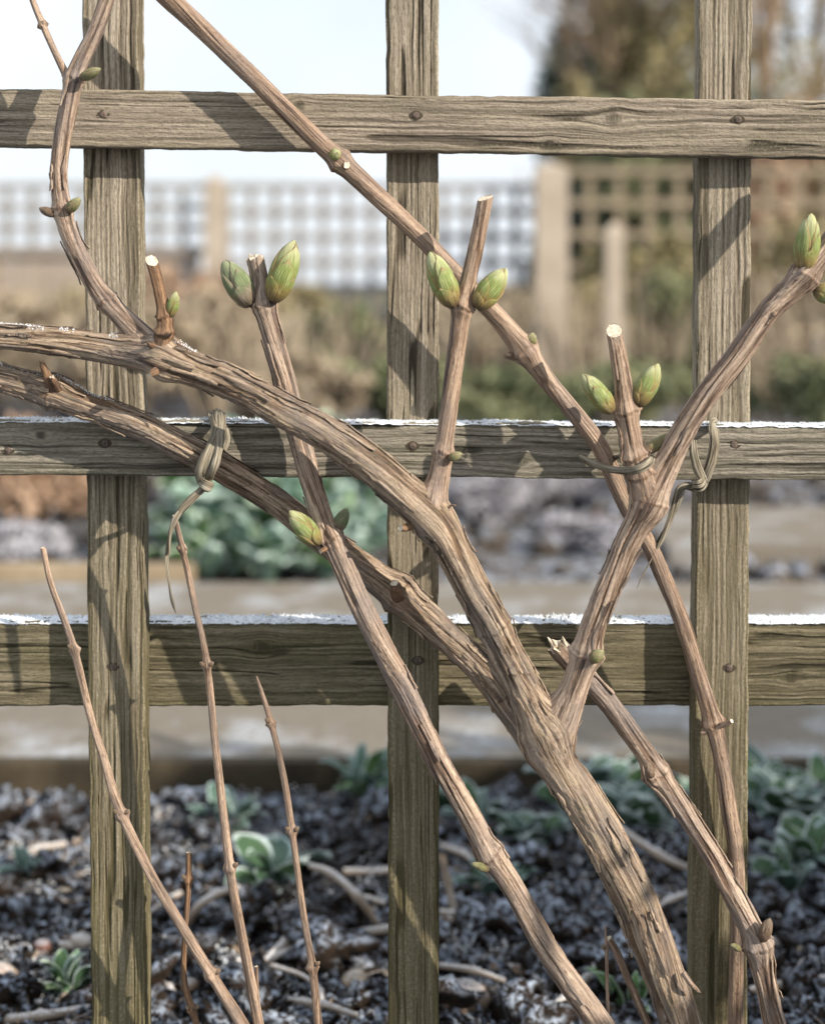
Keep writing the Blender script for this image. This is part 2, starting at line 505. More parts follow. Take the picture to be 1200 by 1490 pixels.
YR = Y0 - RT - 0.0006
top_rail = board('rail', trellis, pxz(-320, 128 - 5 + 42, YR), pxz(1520, 151 + 42, YR), 82 / FPX * YR, 82 / FPX * YR, YR, RT, M['wood_top'], 21, 0.0012, knots=[((892 + 320) / FPX * YR, 0.004, 0.0045), ((436 + 320) / FPX * YR, 0.009, 0.003), ((800 + 320) / FPX * YR, -0.010, 0.0025)])
mid_rail = board('rail', trellis, pxz(-320, 651 - 2, YR), pxz(1520, 661, YR), 79 / FPX * YR, 79 / FPX * YR, YR, RT, M['wood_mid'], 33, knots=[((760 + 320) / FPX * YR, -0.006, 0.0032), ((60 + 320) / FPX * YR, 0.007, 0.003)])
YL = Y0 + RT + 0.0006
low_rail = board('rail', trellis, pxz(-320, 966, YL), pxz(1520, 966, YL), 122 / FPX * YL, 122 / FPX * YL, YL, RT, M['wood_low'], 45, knots=[((380 + 320) / FPX * YL, 0.010, 0.004), ((1150 + 320) / FPX * YL, -0.008, 0.0035)])
top_rail['label'] = 'top rail, lichen specked, with nail heads'
mid_rail['label'] = 'middle rail with a thin line of frost on top'
low_rail['label'] = 'wide lower rail fixed behind the slats, frost on top'


def nail(px, py, Y, r, parent):
    p = P(px, py, Y)
    bm = bmesh.new()
    prof = [(0.0, -0.0007), (0.55, -0.00068), (0.85, -0.0005), (1.0, -0.0002), (1.0, 0.0012)]
    n = 14; rings = []
    for q, dd in prof[1:]:
        rings.append([bm.verts.new((p.x + r * q * math.cos(2 * math.pi * k / n), Y + dd, p.z + r * q * math.sin(2 * math.pi * k / n))) for k in range(n)])
    c = bm.verts.new((p.x, Y + prof[0][1], p.z))
    for k in range(n): bm.faces.new((c, rings[0][(k + 1) % n], rings[0][k]))
    for a, b in zip(rings, rings[1:]):
        for k in range(n): bm.faces.new((a[k], a[(k + 1) % n], b[(k + 1) % n], b[k]))
    bmesh.ops.recalc_face_normals(bm, faces=bm.faces)
    me = bpy.data.meshes.new('nail'); bm.to_mesh(me); bm.free()
    for f in me.polygons: f.use_smooth = True
    o = put('nail', me, M['iron'], parent)
    # the dark rust-stained pit the head sits in
    n2 = 22
    V = [(p.x, Y - 0.00025, p.z)] + [(p.x + r * 1.5 * math.cos(t) * (1 + 0.25 * math.cos(2 * t)), Y - 0.00012, p.z + r * 1.32 * math.sin(t)) for t in np.linspace(0, 2 * math.pi, n2, endpoint=False)]
    me = bpy.data.meshes.new('nail_stain'); me.from_pydata(V, [], [(0, 1 + (k + 1) % n2, 1 + k) for k in range(n2)])
    put('nail_stain', me, M['stain'], parent)
    return o


M['stain'] = mottled('rust_stain', (0.035, 0.028, 0.02), (0.085, 0.065, 0.042), 1200)
for px, py in ((150, 167), (605, 168), (1073, 174)): nail(px, py, YR, 0.0021, top_rail)
for px, py in ((12, 655), (153, 645), (600, 649), (1067, 647)): nail(px, py, YR, 0.0021, mid_rail)
for (px, py), s in (((165, 970), slats[0]), ((608, 961), slats[1]), ((1060, 972), slats[2])): nail(px, py, Y0, 0.0021, s)


def rail_frost(rail, row0, row1, Yf, hgt, seed, cry=0.0012):
    """a crust of hoar frost along the top edge"""
    nx = 1500; ny = 9
    px = np.linspace(-250, 1450, nx)
    top = row0 + (row1 - row0) * (px + 320) / 1840.0
    X = (px - CX) / FPX * Yf; Zt = CAMH - (top - HZ) / FPX * Yf
    yy = np.linspace(-0.0009, RT + 0.0006, ny)
    XX = np.repeat(X[:, None], ny, 1); YY = Yf + np.repeat(yy[None, :], nx, 0)
    h = hgt * (0.35 + 0.65 * np.clip(0.5 + 0.8 * fbm(XX * 60, YY * 120, seed, seed, 3), 0, 1) + 0.8 * noise(XX * 900, YY * 900, 1, seed + 4) + 0.5 * noise(XX * 420, YY * 420, 1, seed + 6))
    prof = np.array([-0.9] + [1] * (ny - 2) + [-0.9])
    ZZ = Zt[:, None] + np.where(prof > 0, h, -0.0008 + 0.0004 * noise(XX * 300, 1, 2, seed + 5))
    V = np.stack([XX, YY, ZZ], -1).reshape(-1, 3)
    base = put('frost', mesh_np('frost', V, quads_grid(nx, ny, False)), M['frost'], rail, kind='stuff')
    n = 11000
    i = rng.integers(0, nx, n); j = rng.integers(0, ny - 1, n)
    pts = V.reshape(nx, ny, 3)[i, j] + rng.normal(size=(n, 3)) * 0.0002
    nr = rng.normal(size=(n, 3)) * 0.55 + np.array([0, -0.25, 1.0]); nr /= np.linalg.norm(nr, axis=1)[:, None]
    crystals('frost', pts, nr, cry * rng.uniform(0.3, 1.0, n) ** 1.5 * (0.5 + 0.6 * (noise(pts[:, 0] * 70, 0, 0, seed + 9) + 0.6)), rail, M['frost'], slim=0.28)


rail_frost(mid_rail, 609.5, 621.5, YR, 0.0006, 3)
rail_frost(low_rail, 905, 905, YL, 0.0007, 8, 0.0015)

# ------------------------------------------------------------------ stems
def stem(name, pts, parent, mat, nside=64, ds=0.0008, plate=0.0, fibre=0.00018, lump=0.04, nodes=(), seed=1, plate_w=0.006, to_ground=False, cut=False, cutdir=None, jag=0.0, frost=None, taper_end=False, strips=0, label=None, fil=()):
    """pts: (px, py, Y, radius_px).  Bark plates, fibres and nodes are in the mesh."""
    ctl = []
    for px, py, Y, r in pts:
        p = P(px, py, Y); ctl.append((p.x, p.y, p.z, r / FPX * Y))
    if to_ground:
        a, b = np.array(ctl[-2]), np.array(ctl[-1])
        d = (b - a)[:3]; d /= np.linalg.norm(d); d[2] = min(d[2], -0.6); z = b[2]
        while z > -0.04:
            stepz = min(0.06, z + 0.05); q = ctl[-1]
            k = stepz / -d[2]
            ctl.append((q[0] + d[0] * k, q[1] + d[1] * k, q[2] - stepz, q[3] * 1.03)); z = ctl[-1][2]
            d[0] *= 0.9
    c, s = catmull(ctl, ds)
    r0 = c[:, 3]; cc = c[:, :3]
    wob = np.stack([fbm(s * 28 + seed, seed, k * 9.1, seed + k, 2) for k in range(3)], 1) * (r0[:, None] * 0.10)
    cc = cc + wob * np.minimum(1, s / 0.02)[:, None]
    t, N, B = frames(cc)
    th = np.linspace(0, 2 * np.pi, nside, endpoint=False)
    R = np.repeat(r0[:, None], nside, 1); S = np.repeat(s[:, None], nside, 1); T = np.repeat(th[None, :], len(s), 0)
    ax = np.cos(T) * R; ay = np.sin(T) * R
    o = seed * 3.31
    dr = lump * R * fbm(ax * 70 + o, ay * 70, S * 40, seed, 2)
    tw = T + 0.5 * fbm(S * 14, o, 0, seed + 2, 2)
    bx = np.cos(tw) * R; by = np.sin(tw) * R
    fb = noise(bx / 0.0011 + o, by / 0.0011, S / 0.022, seed + 3) * 0.6 + noise(bx / 0.0005, by / 0.0005, S / 0.012, seed + 4) * 0.4
    dr = dr + fibre * fb
    lvl = np.full_like(dr, 0.8)
    if plate > 0:
        pw = plate_w
        wig = 0.0016 * fbm(S / 0.008, bx * 150, by * 150, seed + 6, 3) * (pw / 0.006)
        n = noise((bx + wig) / pw + o, (by - wig) / pw, S / (pw * 18), seed + 7) * 0.75 + 0.4 * noise((bx + wig) / (pw * 0.45), (by + wig) / (pw * 0.45), S / (pw * 9), seed + 8)
        q = (n * 0.5 + 0.5) * 4.2
        fl = np.floor(q); fr = q - fl
        lev = fl + sstep(0.0, 0.10, fr) * 0.75 + fr * 0.25      # steps with slightly lifted edges
        lift = np.exp(-((fr - 0.10) / 0.09) ** 2) * 0.35
        dr = dr + plate * ((lev - 2.4) / 1.3 + lift)
        lvl = np.clip(sstep(0.0, 0.25, fr) * 0.7 + 0.12 * fl, 0, 1)
        cr = 1 - sstep(0.03, 0.14, np.abs(noise(bx / (pw * 0.9) + 40, by / (pw * 0.9), S / (pw * 20), seed + 9)))
        cr *= sstep(-0.2, 0.15, noise(bx * 60, by * 60, S * 28, seed + 10))
        dr = dr - plate * 2.2 * cr; lvl = np.clip(lvl - 0.8 * cr, 0, 1)
    for (px, py, amp, wid) in nodes:
        # nearest point of the stem in the picture
        pp = np.stack([cc[:, 0] / cc[:, 1] * FPX + CX, HZ - (cc[:, 2] - CAMH) / cc[:, 1] * FPX], 1)
        k = np.argmin((pp[:, 0] - px) ** 2 + (pp[:, 1] - py) ** 2)
        w_ = wid / FPX * cc[k, 1]
        dd = S - s[k]
        dr = dr + R * amp * 1.25 * np.exp(-(dd / w_) ** 2) * (1 + 0.55 * noise(np.cos(T) * 1.7 + o, np.sin(T) * 1.7, dd / w_ * 0.8, seed + 29))
        if wid > 17: continue
        sc = dd + 0.0008 * np.sin(T * 2 + seed) + 0.0006 * noise(T * 3, o, 0, seed + 30)
        ringp = np.exp(-(sc / 0.0007) ** 2)
        dr = dr + ringp * 0.00065 * (0.6 + 0.6 * noise(T * 6, o, 1, seed + 31)) - 0.0004 * np.exp(-((sc - 0.0016) / 0.0006) ** 2)
        lvl = np.clip(lvl - 0.7 * ringp, 0, 1)
    if taper_end:
        e = np.clip(s / (4 * r0[0]), 0, 1) ** 0.5
        R = R * e[:, None]
    rad = np.maximum(R + dr, 0.0003)
    V = cc[:, None, :] + (np.cos(T) * rad)[..., None] * N[:, None, :] + (np.sin(T) * rad)[..., None] * B[:, None, :]
    for opts, k in fil:                              # smooth the crotch where another stem joins
        oc = catmull([(*P(px, py, Y), r / FPX * Y) for px, py, Y, r in opts], 90)[0]
        nv = (np.cos(T)[..., None] * N[:, None, :] + np.sin(T)[..., None] * B[:, None, :])
        for _ in range(2):
            dmin = np.full(T.shape, 9.0)
            for q in oc: dmin = np.minimum(dmin, np.linalg.norm(V - q[:3], axis=-1) - q[3])
            V = V + nv * (0.55 * k / 4 * np.clip(1 - np.abs(dmin) / k, 0, 1) ** 2)[..., None]
    if cut:
        # shear the first rings so the end follows the cut plane
        cd = np.array(cutdir if cutdir is not None else -t[0], float); cd /= np.linalg.norm(cd)
        rel = V - cc[0]
        k = int(min(len(s) - 1, (r0[0] * 2.6) / (s[1] - s[0])))
        tt = t[0]
        for i in range(k):
            fall = 1 - i / k
            lat = rel[i] - (rel[i] @ tt)[:, None] * tt
            sh = -(lat @ cd) / (tt @ cd) * fall
            sh = np.clip(sh, -r0[0] * 1.2, r0[0] * 1.2)
            V[i] = V[i] + sh[:, None] * tt
        if jag:
            for i in range(min(6, len(s))):
                V[i] += (jag * noise(np.cos(th) * 2.5 + o, np.sin(th) * 2.5, 0.3, seed + 50) * (1 - i / 6))[:, None] * -tt
    bco = np.stack([bx, by, S + o], -1).reshape(-1, 3)
    me = mesh_np(name, V.reshape(-1, 3), quads_grid(len(s), nside)[:, ::-1], {'bco': bco, 'lvl': lvl.ravel()})
    ob = put(name, me, mat, parent)
    if label: ob['label'] = label
    if cut:
        ringv = V[0]; cen = ringv.mean(0) + t[0] * 0.0002
        vv = [cen]
        for f in (0.3, 0.62, 0.985):
            w_ = cen + (ringv - cen) * f + t[0] * (0.0004 * noise(np.cos(th) * 3 * f, np.sin(th) * 3 * f, f * 5, seed + 60))[:, None] + t[0] * 0.0001
            vv.extend(list(w_))
        m = nside
        F = [(0, 1 + k, 1 + (k + 1) % m) for k in range(m)]
        for ring in range(2):
            a = 1 + ring * m; b = a + m
            for k in range(m):
                F.append((a + k, b + k, b + (k + 1) % m)); F.append((a + k, b + (k + 1) % m, a + (k + 1) % m))
        cme = mesh_np('cut_face', np.array(vv), np.array(F))
        put('cut_face', cme, M['cut'], ob)
    if frost is not None:
        s0, s1, n = frost
        i = rng.integers(int(s0 * len(s)), max(int(s1 * len(s)), 1), n); j = rng.integers(0, nside, n)
        pt = V[i, j]; nr = (np.cos(th)[j, None] * N[i] + np.sin(th)[j, None] * B[i])
        keep = (nr[:, 2] > 0.80) & (noise(s[i] * 120, 0, 0, seed + 70) > -0.35)
        pt, nr = pt[keep], nr[keep]
        nr = nr + rng.normal(size=nr.shape) * 0.4; nr /= np.linalg.norm(nr, axis=1)[:, None]
        crystals('frost', pt, nr, rng.uniform(0.0004, 0.0011, len(pt)), ob, M['frost'], slim=0.45)
    for k in range(strips):
        bark_strip(ob, cc, N, B, t, rad, th, s, mat, seed * 100 + k)
    return dict(ob=ob, c=cc, s=s, t=t, N=N, B=B, r=r0)


def bark_strip(parent, cc, N, B, t, rad, th, s, mat, seed):
    """one lifting strip of bark: follows the stem, ends curl away"""
    rs = np.random.default_rng(seed)
    vis = np.where(cc[:, 2] > CAMH - (1500 - HZ) / FPX * cc[:, 1])[0]
    i0 = int(vis[0] + rs.uniform(0.02, 0.9) * len(vis))
    ln = rs.uniform(0.010, 0.040); n = 22
    i1 = min(len(s) - 2, int(np.searchsorted(s, s[i0] + ln)))
    if i1 - i0 < 8: return
    idx = np.linspace(i0, i1, n).astype(int)
    a0 = rs.uniform(-1.9, 1.9)                       # faces the camera side (angle 0 is towards it)
    wid = rs.uniform(0.0012, 0.0038)
    V = []; bco = []
    for k, i in enumerate(idx):
        f = k / (n - 1)
        lift = 0.0006 + (rs.uniform(0.0, 0.2) * 0.0006) + 0.0040 * max(0, f - 0.72) ** 1.3 * rs.uniform(0.8, 1.4) + 0.0012 * max(0, 0.2 - f)
        a = a0 + 0.10 * math.sin(f * 5 + seed) * 0.4
        w = wid * math.sin(math.pi * min(1, 0.12 + 0.88 * (1 - f))) ** 0.5 * (0.8 + 0.3 * math.sin(9 * f + seed)) + 0.0001
        j = int((a % (2 * math.pi)) / (2 * math.pi) * len(th)) % len(th)
        rr = rad[i, j] + lift
        nn = math.cos(a) * N[i] + math.sin(a) * B[i]; tt = np.cross(t[i], nn)
        c0 = cc[i] + nn * rr
        for (u, v) in ((-0.5, 0.0), (0, 0.00045), (0.5, 0.0002), (0.5, -0.00025), (0, 0.0001), (-0.5, -0.0004)):
            V.append(c0 + tt * u * w + nn * v); bco.append((a * rr + u * w, v, s[i] + seed * 0.01))
    me = mesh_np('bark_strip', np.array(V), quads_grid(n, 6), {'bco': np.array(bco), 'lvl': np.full(len(V), 0.75)})
    put('bark_strip', me, mat, parent)


def bud(base, tip, w, Y, parent, mat, depth=0.0, rot=0.0, scales=3, ytip=None):
    """a scaly bud from base to tip (pixels), width w pixels"""
    b = P(*base, Y); e = P(*tip, Y + depth)
    ax = e - b; L = ax.length; ax.normalize()
    x = ax.orthogonal().normalized()
    # x towards the camera
    v = Vector((0, -1, 0)); v = (v - ax * v.dot(ax)).normalized(); x = v; y = ax.cross(x)
    Rm = 0.455 * w / FPX * Y
    def prof(t): return Rm * (np.clip(t, 0, 1) ** 0.66 * np.clip(1 - t, 0, 1) ** 0.72) / 0.3845
    def pt(t, ph, off):
        r = prof(t) + off
        return np.array(b)[None] + np.outer(t * L, ax) + np.outer(r * np.cos(ph), x) + np.outer(r * np.sin(ph), y)
    nt, na = 22, 24
    tt = np.linspace(0.0, 1.0, nt); tt[0] = 0.015
    TT, AA = np.meshgrid(tt, np.linspace(0, 2 * np.pi, na, endpoint=False), indexing='ij')
    V = pt(TT.ravel(), AA.ravel(), 0.0)
    core = put('bud', mesh_np('bud', V, quads_grid(nt, na), {'bt': TT.ravel(), 'be': np.zeros(TT.size), 'ba': AA.ravel()}), mat, parent)
    k = 0
    defs = [(1.0, 1.75, 0.07, 0.7), (1.0, 1.75, 0.07, 0.7 + math.pi), (0.72, 1.1, 0.16, 0.1), (0.62, 1.15, 0.16, 0.15 + math.pi), (0.46, 1.0, 0.24, 0.9), (0.40, 1.0, 0.24, -0.75), (0.26, 1.2, 0.30, 0.2), (0.26, 1.3, 0.30, math.pi + 0.3)]
    defs = defs[:2 * (scales + 1)]
    for (tm, A, off, ph) in defs:
        n1, n2 = 16, 15
        f = np.linspace(0.0, 1.0, n1); g = np.linspace(-1, 1, n2); g[1] = -0.965; g[-2] = 0.965; f[-2] = 0.975
        FF, GG = np.meshgrid(f, g, indexing='ij')
        half = A * np.sqrt(np.clip(1 - FF ** 2.6, 0, 1)) + 0.02
        t = 0.01 + FF * (tm - 0.01) * (1 - 0.10 * GG ** 2 * (FF))
        edge = np.maximum(np.abs(GG), FF ** 1.5)
        o = Rm * off * (1 - 0.18 * sstep(0.5, 0.9, edge)) * (0.6 + 0.4 * (1 - FF)) + Rm * 0.02
        o = np.where(np.abs(GG) > 0.99, -Rm * 0.05, o)
        o = np.where(FF > 0.99, -Rm * 0.01, o)
        V = pt(t.ravel(), (ph + rot + GG * half).ravel(), o.ravel())
        tcol = t / (0.80 + 0.20 * tm)
        me = mesh_np('scale', V, quads_grid(n1, n2, False), {'bt': tcol.ravel(), 'be': edge.ravel(), 'ba': (GG * half + ph).ravel()})
        me2 = me
        put('scale', me2, mat, core)
    return core


def spur(pts, parent, mat, seed, cut=False, **kw):
    return stem('spur', pts, parent, mat, nside=24, ds=0.0005, plate=0.0002, seed=seed, plate_w=0.002, cut=cut, **kw)


# ---- the main vine: trunk running on into the left arm
vine = thing('climbing_vine', 'old vine with thick peeling forked trunk and arms spread across the trellis', 'vine', (0.155, 0.757, 0.0))
B_pts = [(800, 1090, .757, 20), (813, 1056, .756, 23), (825, 1030, .754, 22), (838, 995, .753, 19.5), (853, 950, .752, 20), (867, 900, .751, 18), (908, 800, .749, 18), (944, 730, .747, 21), (981, 650, .746, 18), (1008, 600, .745, 17), (1047, 548, .745, 17), (1084, 500, .745, 17), (1122, 450, .745, 17), (1165, 408, .745, 19), (1212, 350, .745, 17), (1290, 255, .745, 16), (1400, 120, .745, 15)]
F_pts = [(-60, 525, .772, 19), (0, 549, .772, 20), (75, 570, .772, 22), (100, 577, .772, 22), (200, 618, .7735, 20), (300, 668, .7755, 21), (400, 731, .784, 20), (500, 808, .790, 20), (578, 865, .790, 24), (650, 930, .788, 21), (700, 977, .782, 20), (740, 1030, .774, 20), (775, 1078, .764, 20), (800, 1110, .758, 14)]
S1_pts = [(168, -40, .764, 10.5), (155, 0, .764, 11), (138, 48, .764, 11), (113, 100, .764, 12), (101, 150, .764, 12.5), (91, 200, .764, 12.5), (86, 250, .764, 12), (90, 300, .763, 13), (104, 350, .762, 13), (131, 402, .761, 14), (152, 434, .76, 15), (176, 460, .759, 15), (203, 485, .758, 16), (232, 512, .755, 15)]
S1b_pts = [(221, 379, .748, 8.5), (228, 405, .748, 8.5), (236, 440, .748, 9), (240, 470, .748, 11), (236, 500, .749, 13), (232, 525, .750, 9)]
S2_pts = [(706, 288, .752, 11), (694, 350, .752, 11.5), (682, 402, .752, 12), (671, 450, .752, 13.5), (659, 550, .752, 13), (646, 650, .752, 13.5), (637, 705, .751, 16), (628, 748, .750, 18)]
S3_pts = [(893, 481, .746, 12), (900, 520, .746, 12.5), (906, 560, .746, 13.5), (911, 600, .746, 16), (920, 650, .746, 15), (928, 680, .746, 17), (936, 712, .746, 19), (942, 740, .747, 16)]
trunk_pts = [(-60, 484, .757, 18), (0, 489, .757, 18), (100, 500, .757, 20), (170, 511, .757, 21), (245, 525, .754, 23), (345, 562, .751, 22), (425, 604, .749, 23), (500, 648, .748, 25), (575, 707, .749, 26), (632, 760, .750, 26),
             (662, 808, .751, 25), (711, 900, .753, 24), (757, 990, .755, 25), (788, 1048, .757, 31), (808, 1100, .757, 30), (863, 1192, .757, 31), (915, 1290, .757, 31.5), (957, 1390, .757, 31), (991, 1490, .757, 30)]
TR = stem('trunk', trunk_pts, vine, M['bark_old'], nside=140, ds=0.0009, plate=0.00072, fibre=0.00028, lump=0.05, nodes=[(722, 912, .05, 12), (245, 525, .22, 26), (635, 765, .12, 25), (795, 1060, .16, 22), (812, 1085, .10, 18)], fil=[(B_pts[:6], .010), (F_pts[-5:], .010), (S1_pts[-5:], .010), (S1b_pts, .007), (S2_pts[-4:], .009)], seed=4, plate_w=0.0085, to_ground=True, frost=(0.0, 0.17, 5200), strips=64)
BR = stem('branch', B_pts,
          vine, M['bark_mid'], nside=104, ds=0.0008, plate=0.00042, fibre=0.0002, nodes=[(858, 952, .22, 14), (946, 728, .16, 16), (1170, 403, .22, 15)], fil=[(trunk_pts[10:17], .011), (S3_pts[-4:], .009)], seed=9, plate_w=0.007, strips=18, label='right arm rising from the fork')
FB = stem('branch', F_pts,
          vine, M['bark_old'], nside=120, ds=0.0008, plate=0.0007, fibre=0.00026, nodes=[(78, 568, .18, 16), (578, 865, .2, 16), (735, 1020, .08, 10)], fil=[(trunk_pts[12:17], .010)], seed=14, plate_w=0.0075, frost=(0.0, 0.22, 3000), strips=36, label='lower left arm passing behind the thin cane')
S1 = stem('shoot', S1_pts,
          vine, M['bark_mid'], nside=72, ds=0.0007, plate=0.0002, fibre=0.00015, nodes=[(106, 113, .22, 11), (90, 305, .2, 11), (155, 440, .12, 12)], fil=[(trunk_pts[2:7], .010)], seed=19, plate_w=0.004, strips=5, label='curved shoot bending up past the left slat')
stem('twiglet', [(36, -40, .770, 4), (48, 0, .768, 4.5), (62, 35, .766, 5), (80, 75, .765, 5), (98, 112, .764, 6)], S1['ob'], M['bark_twig'], nside=28, ds=0.0006, fibre=0.00008, nodes=[(64, 36, .5, 5)], seed=21)
S1b = stem('stub', S1b_pts, vine, M['bark_stub'], nside=48, ds=0.0005, plate=0.00018, plate_w=0.003, nodes=[(238, 460, .2, 8), (239, 484, .25, 6)], fil=[(trunk_pts[2:7], .007)], seed=23, cut=True, cutdir=(0.1, -0.65, 0.75), label='short brown pruned stub with pale cut end')
S2 = stem('shoot', S2_pts,
          vine, M['bark_young'], nside=64, ds=0.0006, plate=0.00015, fibre=0.00014, nodes=[(671, 448, .28, 11), (646, 660, .18, 10)], fil=[(trunk_pts[7:12], .009)], seed=26, plate_w=0.0035, cut=True, cutdir=(-0.25, -0.3, 0.9), label='upright pruned shoot carrying a pair of buds')
S3 = stem('shoot', S3_pts,
          vine, M['bark_young'], nside=64, ds=0.0006, plate=0.00022, fibre=0.00014, nodes=[(911, 598, .2, 10), (922, 664, .22, 7), (931, 690, .15, 6)], fil=[(B_pts[6:10], .009)], seed=29, plate_w=0.003, cut=True, cutdir=(-0.15, -0.62, 0.75), strips=6, label='stout pruned shoot with a pair of buds and a tie')
spur([(61, 527, .757, 3.2), (66, 540, .758, 5.5), (73, 554, .760, 7.5), (84, 570, .768, 9)], FB['ob'], M['bark_stub'], 31, cut=True, jag=0.002)
spur([(76, 548, .755, 3), (79, 554, .757, 5), (84, 566, .764, 7)], FB['ob'], M['bark_stub'], 131, cut=True, jag=0.0015)
spur([(573, 848, .772, 6), (577, 858, .776, 10), (580, 872, .784, 11)], FB['ob'], M['bark_stub'], 32, cut=True)
spur([(583, 768, .742, 4.5), (590, 768, .745, 5.5), (604, 764, .749, 6)], TR['ob'], M['bark_stub'], 33, cut=True)
spur([(218, 545, .742, 4), (226, 540, .745, 6), (234, 530, .750, 8)], TR['ob'], M['bark_stub'], 34, cut=True)
spur([(249, 486, .741, 2.5), (243, 488, .744, 5), (234, 492, .749, 7)], S1b['ob'], M['bark_stub'], 35, taper_end=True)
spur([(213, 497, .742, 2.5), (220, 502, .744, 5), (232, 506, .749, 8)], S1b['ob'], M['bark_stub'], 36, taper_end=True)
spur([(665, 737, .742, 1.2), (657, 735, .744, 1.6), (648, 745, .747, 1.6)], TR['ob'], M['bark_twig'], 37)
spur([(1151, 396, .742, 2), (1154, 400, .741, 4), (1166, 405, .744, 5)], BR['ob'], M['bark_stub'], 38, taper_end=True)
spur([(974, 715, .742, 2), (966, 717, .743, 4), (953, 722, .746, 5)], BR['ob'], M['bark_mid'], 39, taper_end=True)
spur([(1018, 1444, .744, 1.5), (1005, 1432, .742, 4), (993, 1415, .744, 4)], TR['ob'], M['bark_mid'], 40, taper_end=True)

bud((659, 446), (625, 366), 39, .748, S2['ob'], M['bud'], -0.004, 0.3)
bud((692, 449), (737, 390), 37, .749, S2['ob'], M['bud'], 0.003, 2.0)
bud((890, 600), (846, 544), 32, .742, S3['ob'], M['bud'], -0.003, 0.0)
bud((926, 590), (958, 529), 31, .744, S3['ob'], M['bud'], 0.003, 1.4)
bud((936, 660), (976, 631), 17, .748, S3['ob'], M['bud_tan'], 0.006, 0.4, 2)
bud((1168, 397), (1180, 310), 36, .742, BR['ob'], M['bud'], -0.002, 0.9)
bud((1183, 420), (1228, 438), 30, .744, BR['ob'], M['bud'], -0.002, 0.2, 2)
bud((858, 962), (878, 947), 19, .744, BR['ob'], M['bud_tan'], -0.003, 0.0, 1)
bud((247, 462), (257, 424), 18, .746, S1b['ob'], M['bud'], 0.0, 1.0, 1)
bud((117, 114), (147, 100), 16, .757, S1['ob'], M['bud_tan'], -0.006, 0.5, 2)
bud((98, 308), (117, 288), 16, .758, S1['ob'], M['bud_tan'], -0.004, 0.9, 2)
bud((82, 313), (57, 303), 14, .761, S1['ob'], M['bud_brown'], 0.0, 0.2, 2)
bud((652, 668), (672, 660), 14, .745, S2['ob'], M['bud_tan'], -0.002, 0.0, 1)

# ---- separate canes
cane = thing('vine_cane', 'straight smooth cane with cut top between two plump buds, slanting across the lower rail', 'cane', (0.11, 0.764, 0))
CC = stem('stem', [(372, 373, .772, 13), (379, 405, .772, 14), (386, 445, .772, 16.5), (414, 550, .774, 15.5), (439, 650, .7755, 16), (469, 750, .767, 15.5), (487, 795, .764, 17), (534, 900, .763, 16.5), (585, 1000, .763, 16.5), (633, 1100, .763, 16), (684, 1190, .763, 16.5), (712, 1240, .763, 18), (745, 1290, .763, 16.5), (802, 1390, .763, 17), (872, 1490, .763, 18)],
          cane, M['bark_mid'], nside=84, ds=0.0008, plate=0.0004, fibre=0.0002, nodes=[(386, 443, .2, 11), (483, 783, .16, 12), (712, 1243, .16, 14)], seed=42, plate_w=0.0045, to_ground=True, cut=True, cutdir=(-0.1, -0.25, 1.0), jag=0.0022, strips=12)
bud((366, 445), (325, 379), 40, .768, CC['ob'], M['bud_mauve'], 0.003, 0.6)
bud((397, 439), (429, 349), 42, .765, CC['ob'], M['bud'], -0.004, 0.1)
bud((465, 793), (421, 743), 31, .757, CC['ob'], M['bud'], -0.003, 1.6, 2)
bud((488, 774), (505, 740), 21, .764, CC['ob'], M['bud_mauve'], 0.006, 0.8, 2)
bud((712, 1266), (686, 1256), 12, .757, CC['ob'], M['bud_tan'], -0.003, 0.0, 1)
spur([(466, 803, .757, 3.5), (472, 800, .759, 4.5), (482, 792, .763, 5)], CC['ob'], M['bark_stub'], 43, cut=True)

cane = thing('vine_cane', 'long thin cane slanting from top rail down to the foot of the right slat', 'cane', (0.17, 0.79, 0))
DD = stem('stem', [(205, -45, .7765, 15), (250, 2, .7765, 14.5), (302, 50, .7765, 14), (355, 100, .7765, 13.5), (456, 200, .7765, 13.5), (495, 236, .7765, 15), (577, 312, .777, 13.5), (640, 374, .777, 13), (712, 450, .777, 14), (762, 510, .777, 16), (800, 560, .777, 13), (843, 612, .777, 13), (874, 655, .777, 12.5), (912, 738, .781, 12), (947, 800, .784, 12), (990, 900, .789, 12), (1018, 990, .793, 11.5), (1037, 1052, .795, 13), (1047, 1095, .795, 11.5), (1060, 1180, .795, 11.5), (1069, 1240, .795, 11.5), (1072, 1340, .795, 11), (1070, 1490, .795, 11)],
          cane, M['bark_young'], nside=64, ds=0.0008, plate=0.00013, fibre=0.00014, nodes=[(495, 236, .2, 11), (762, 510, .28, 14), (1037, 1052, .25, 10)], seed=52, plate_w=0.0035, to_ground=True)
bud((484, 228), (492, 220), 18, .7705, DD['ob'], M['bud'], -0.006, 0.0, 1)
spur([(505, 240, .7695, 5), (503, 241, .771, 5.5), (498, 238, .776, 6)], DD['ob'], M['bark_stub'], 53, cut=True, cutdir=(0.3, -1, 0.1))
bud((770, 504), (776, 484), 16, .774, DD['ob'], M['bud_tan'], 0, 0.3, 2)
bud((755, 517), (732, 518), 12, .774, DD['ob'], M['bud_brown'], 0, 0.3, 2)
spur([(1064, 1049, .785, 3.5), (1055, 1054, .788, 4), (1040, 1056, .794, 4.5)], DD['ob'], M['bark_twig'], 54, cut=True)
spur([(1018, 1066, .790, 2.5), (1024, 1066, .792, 4), (1036, 1060, .794, 5)], DD['ob'], M['bark_twig'], 55, taper_end=True)

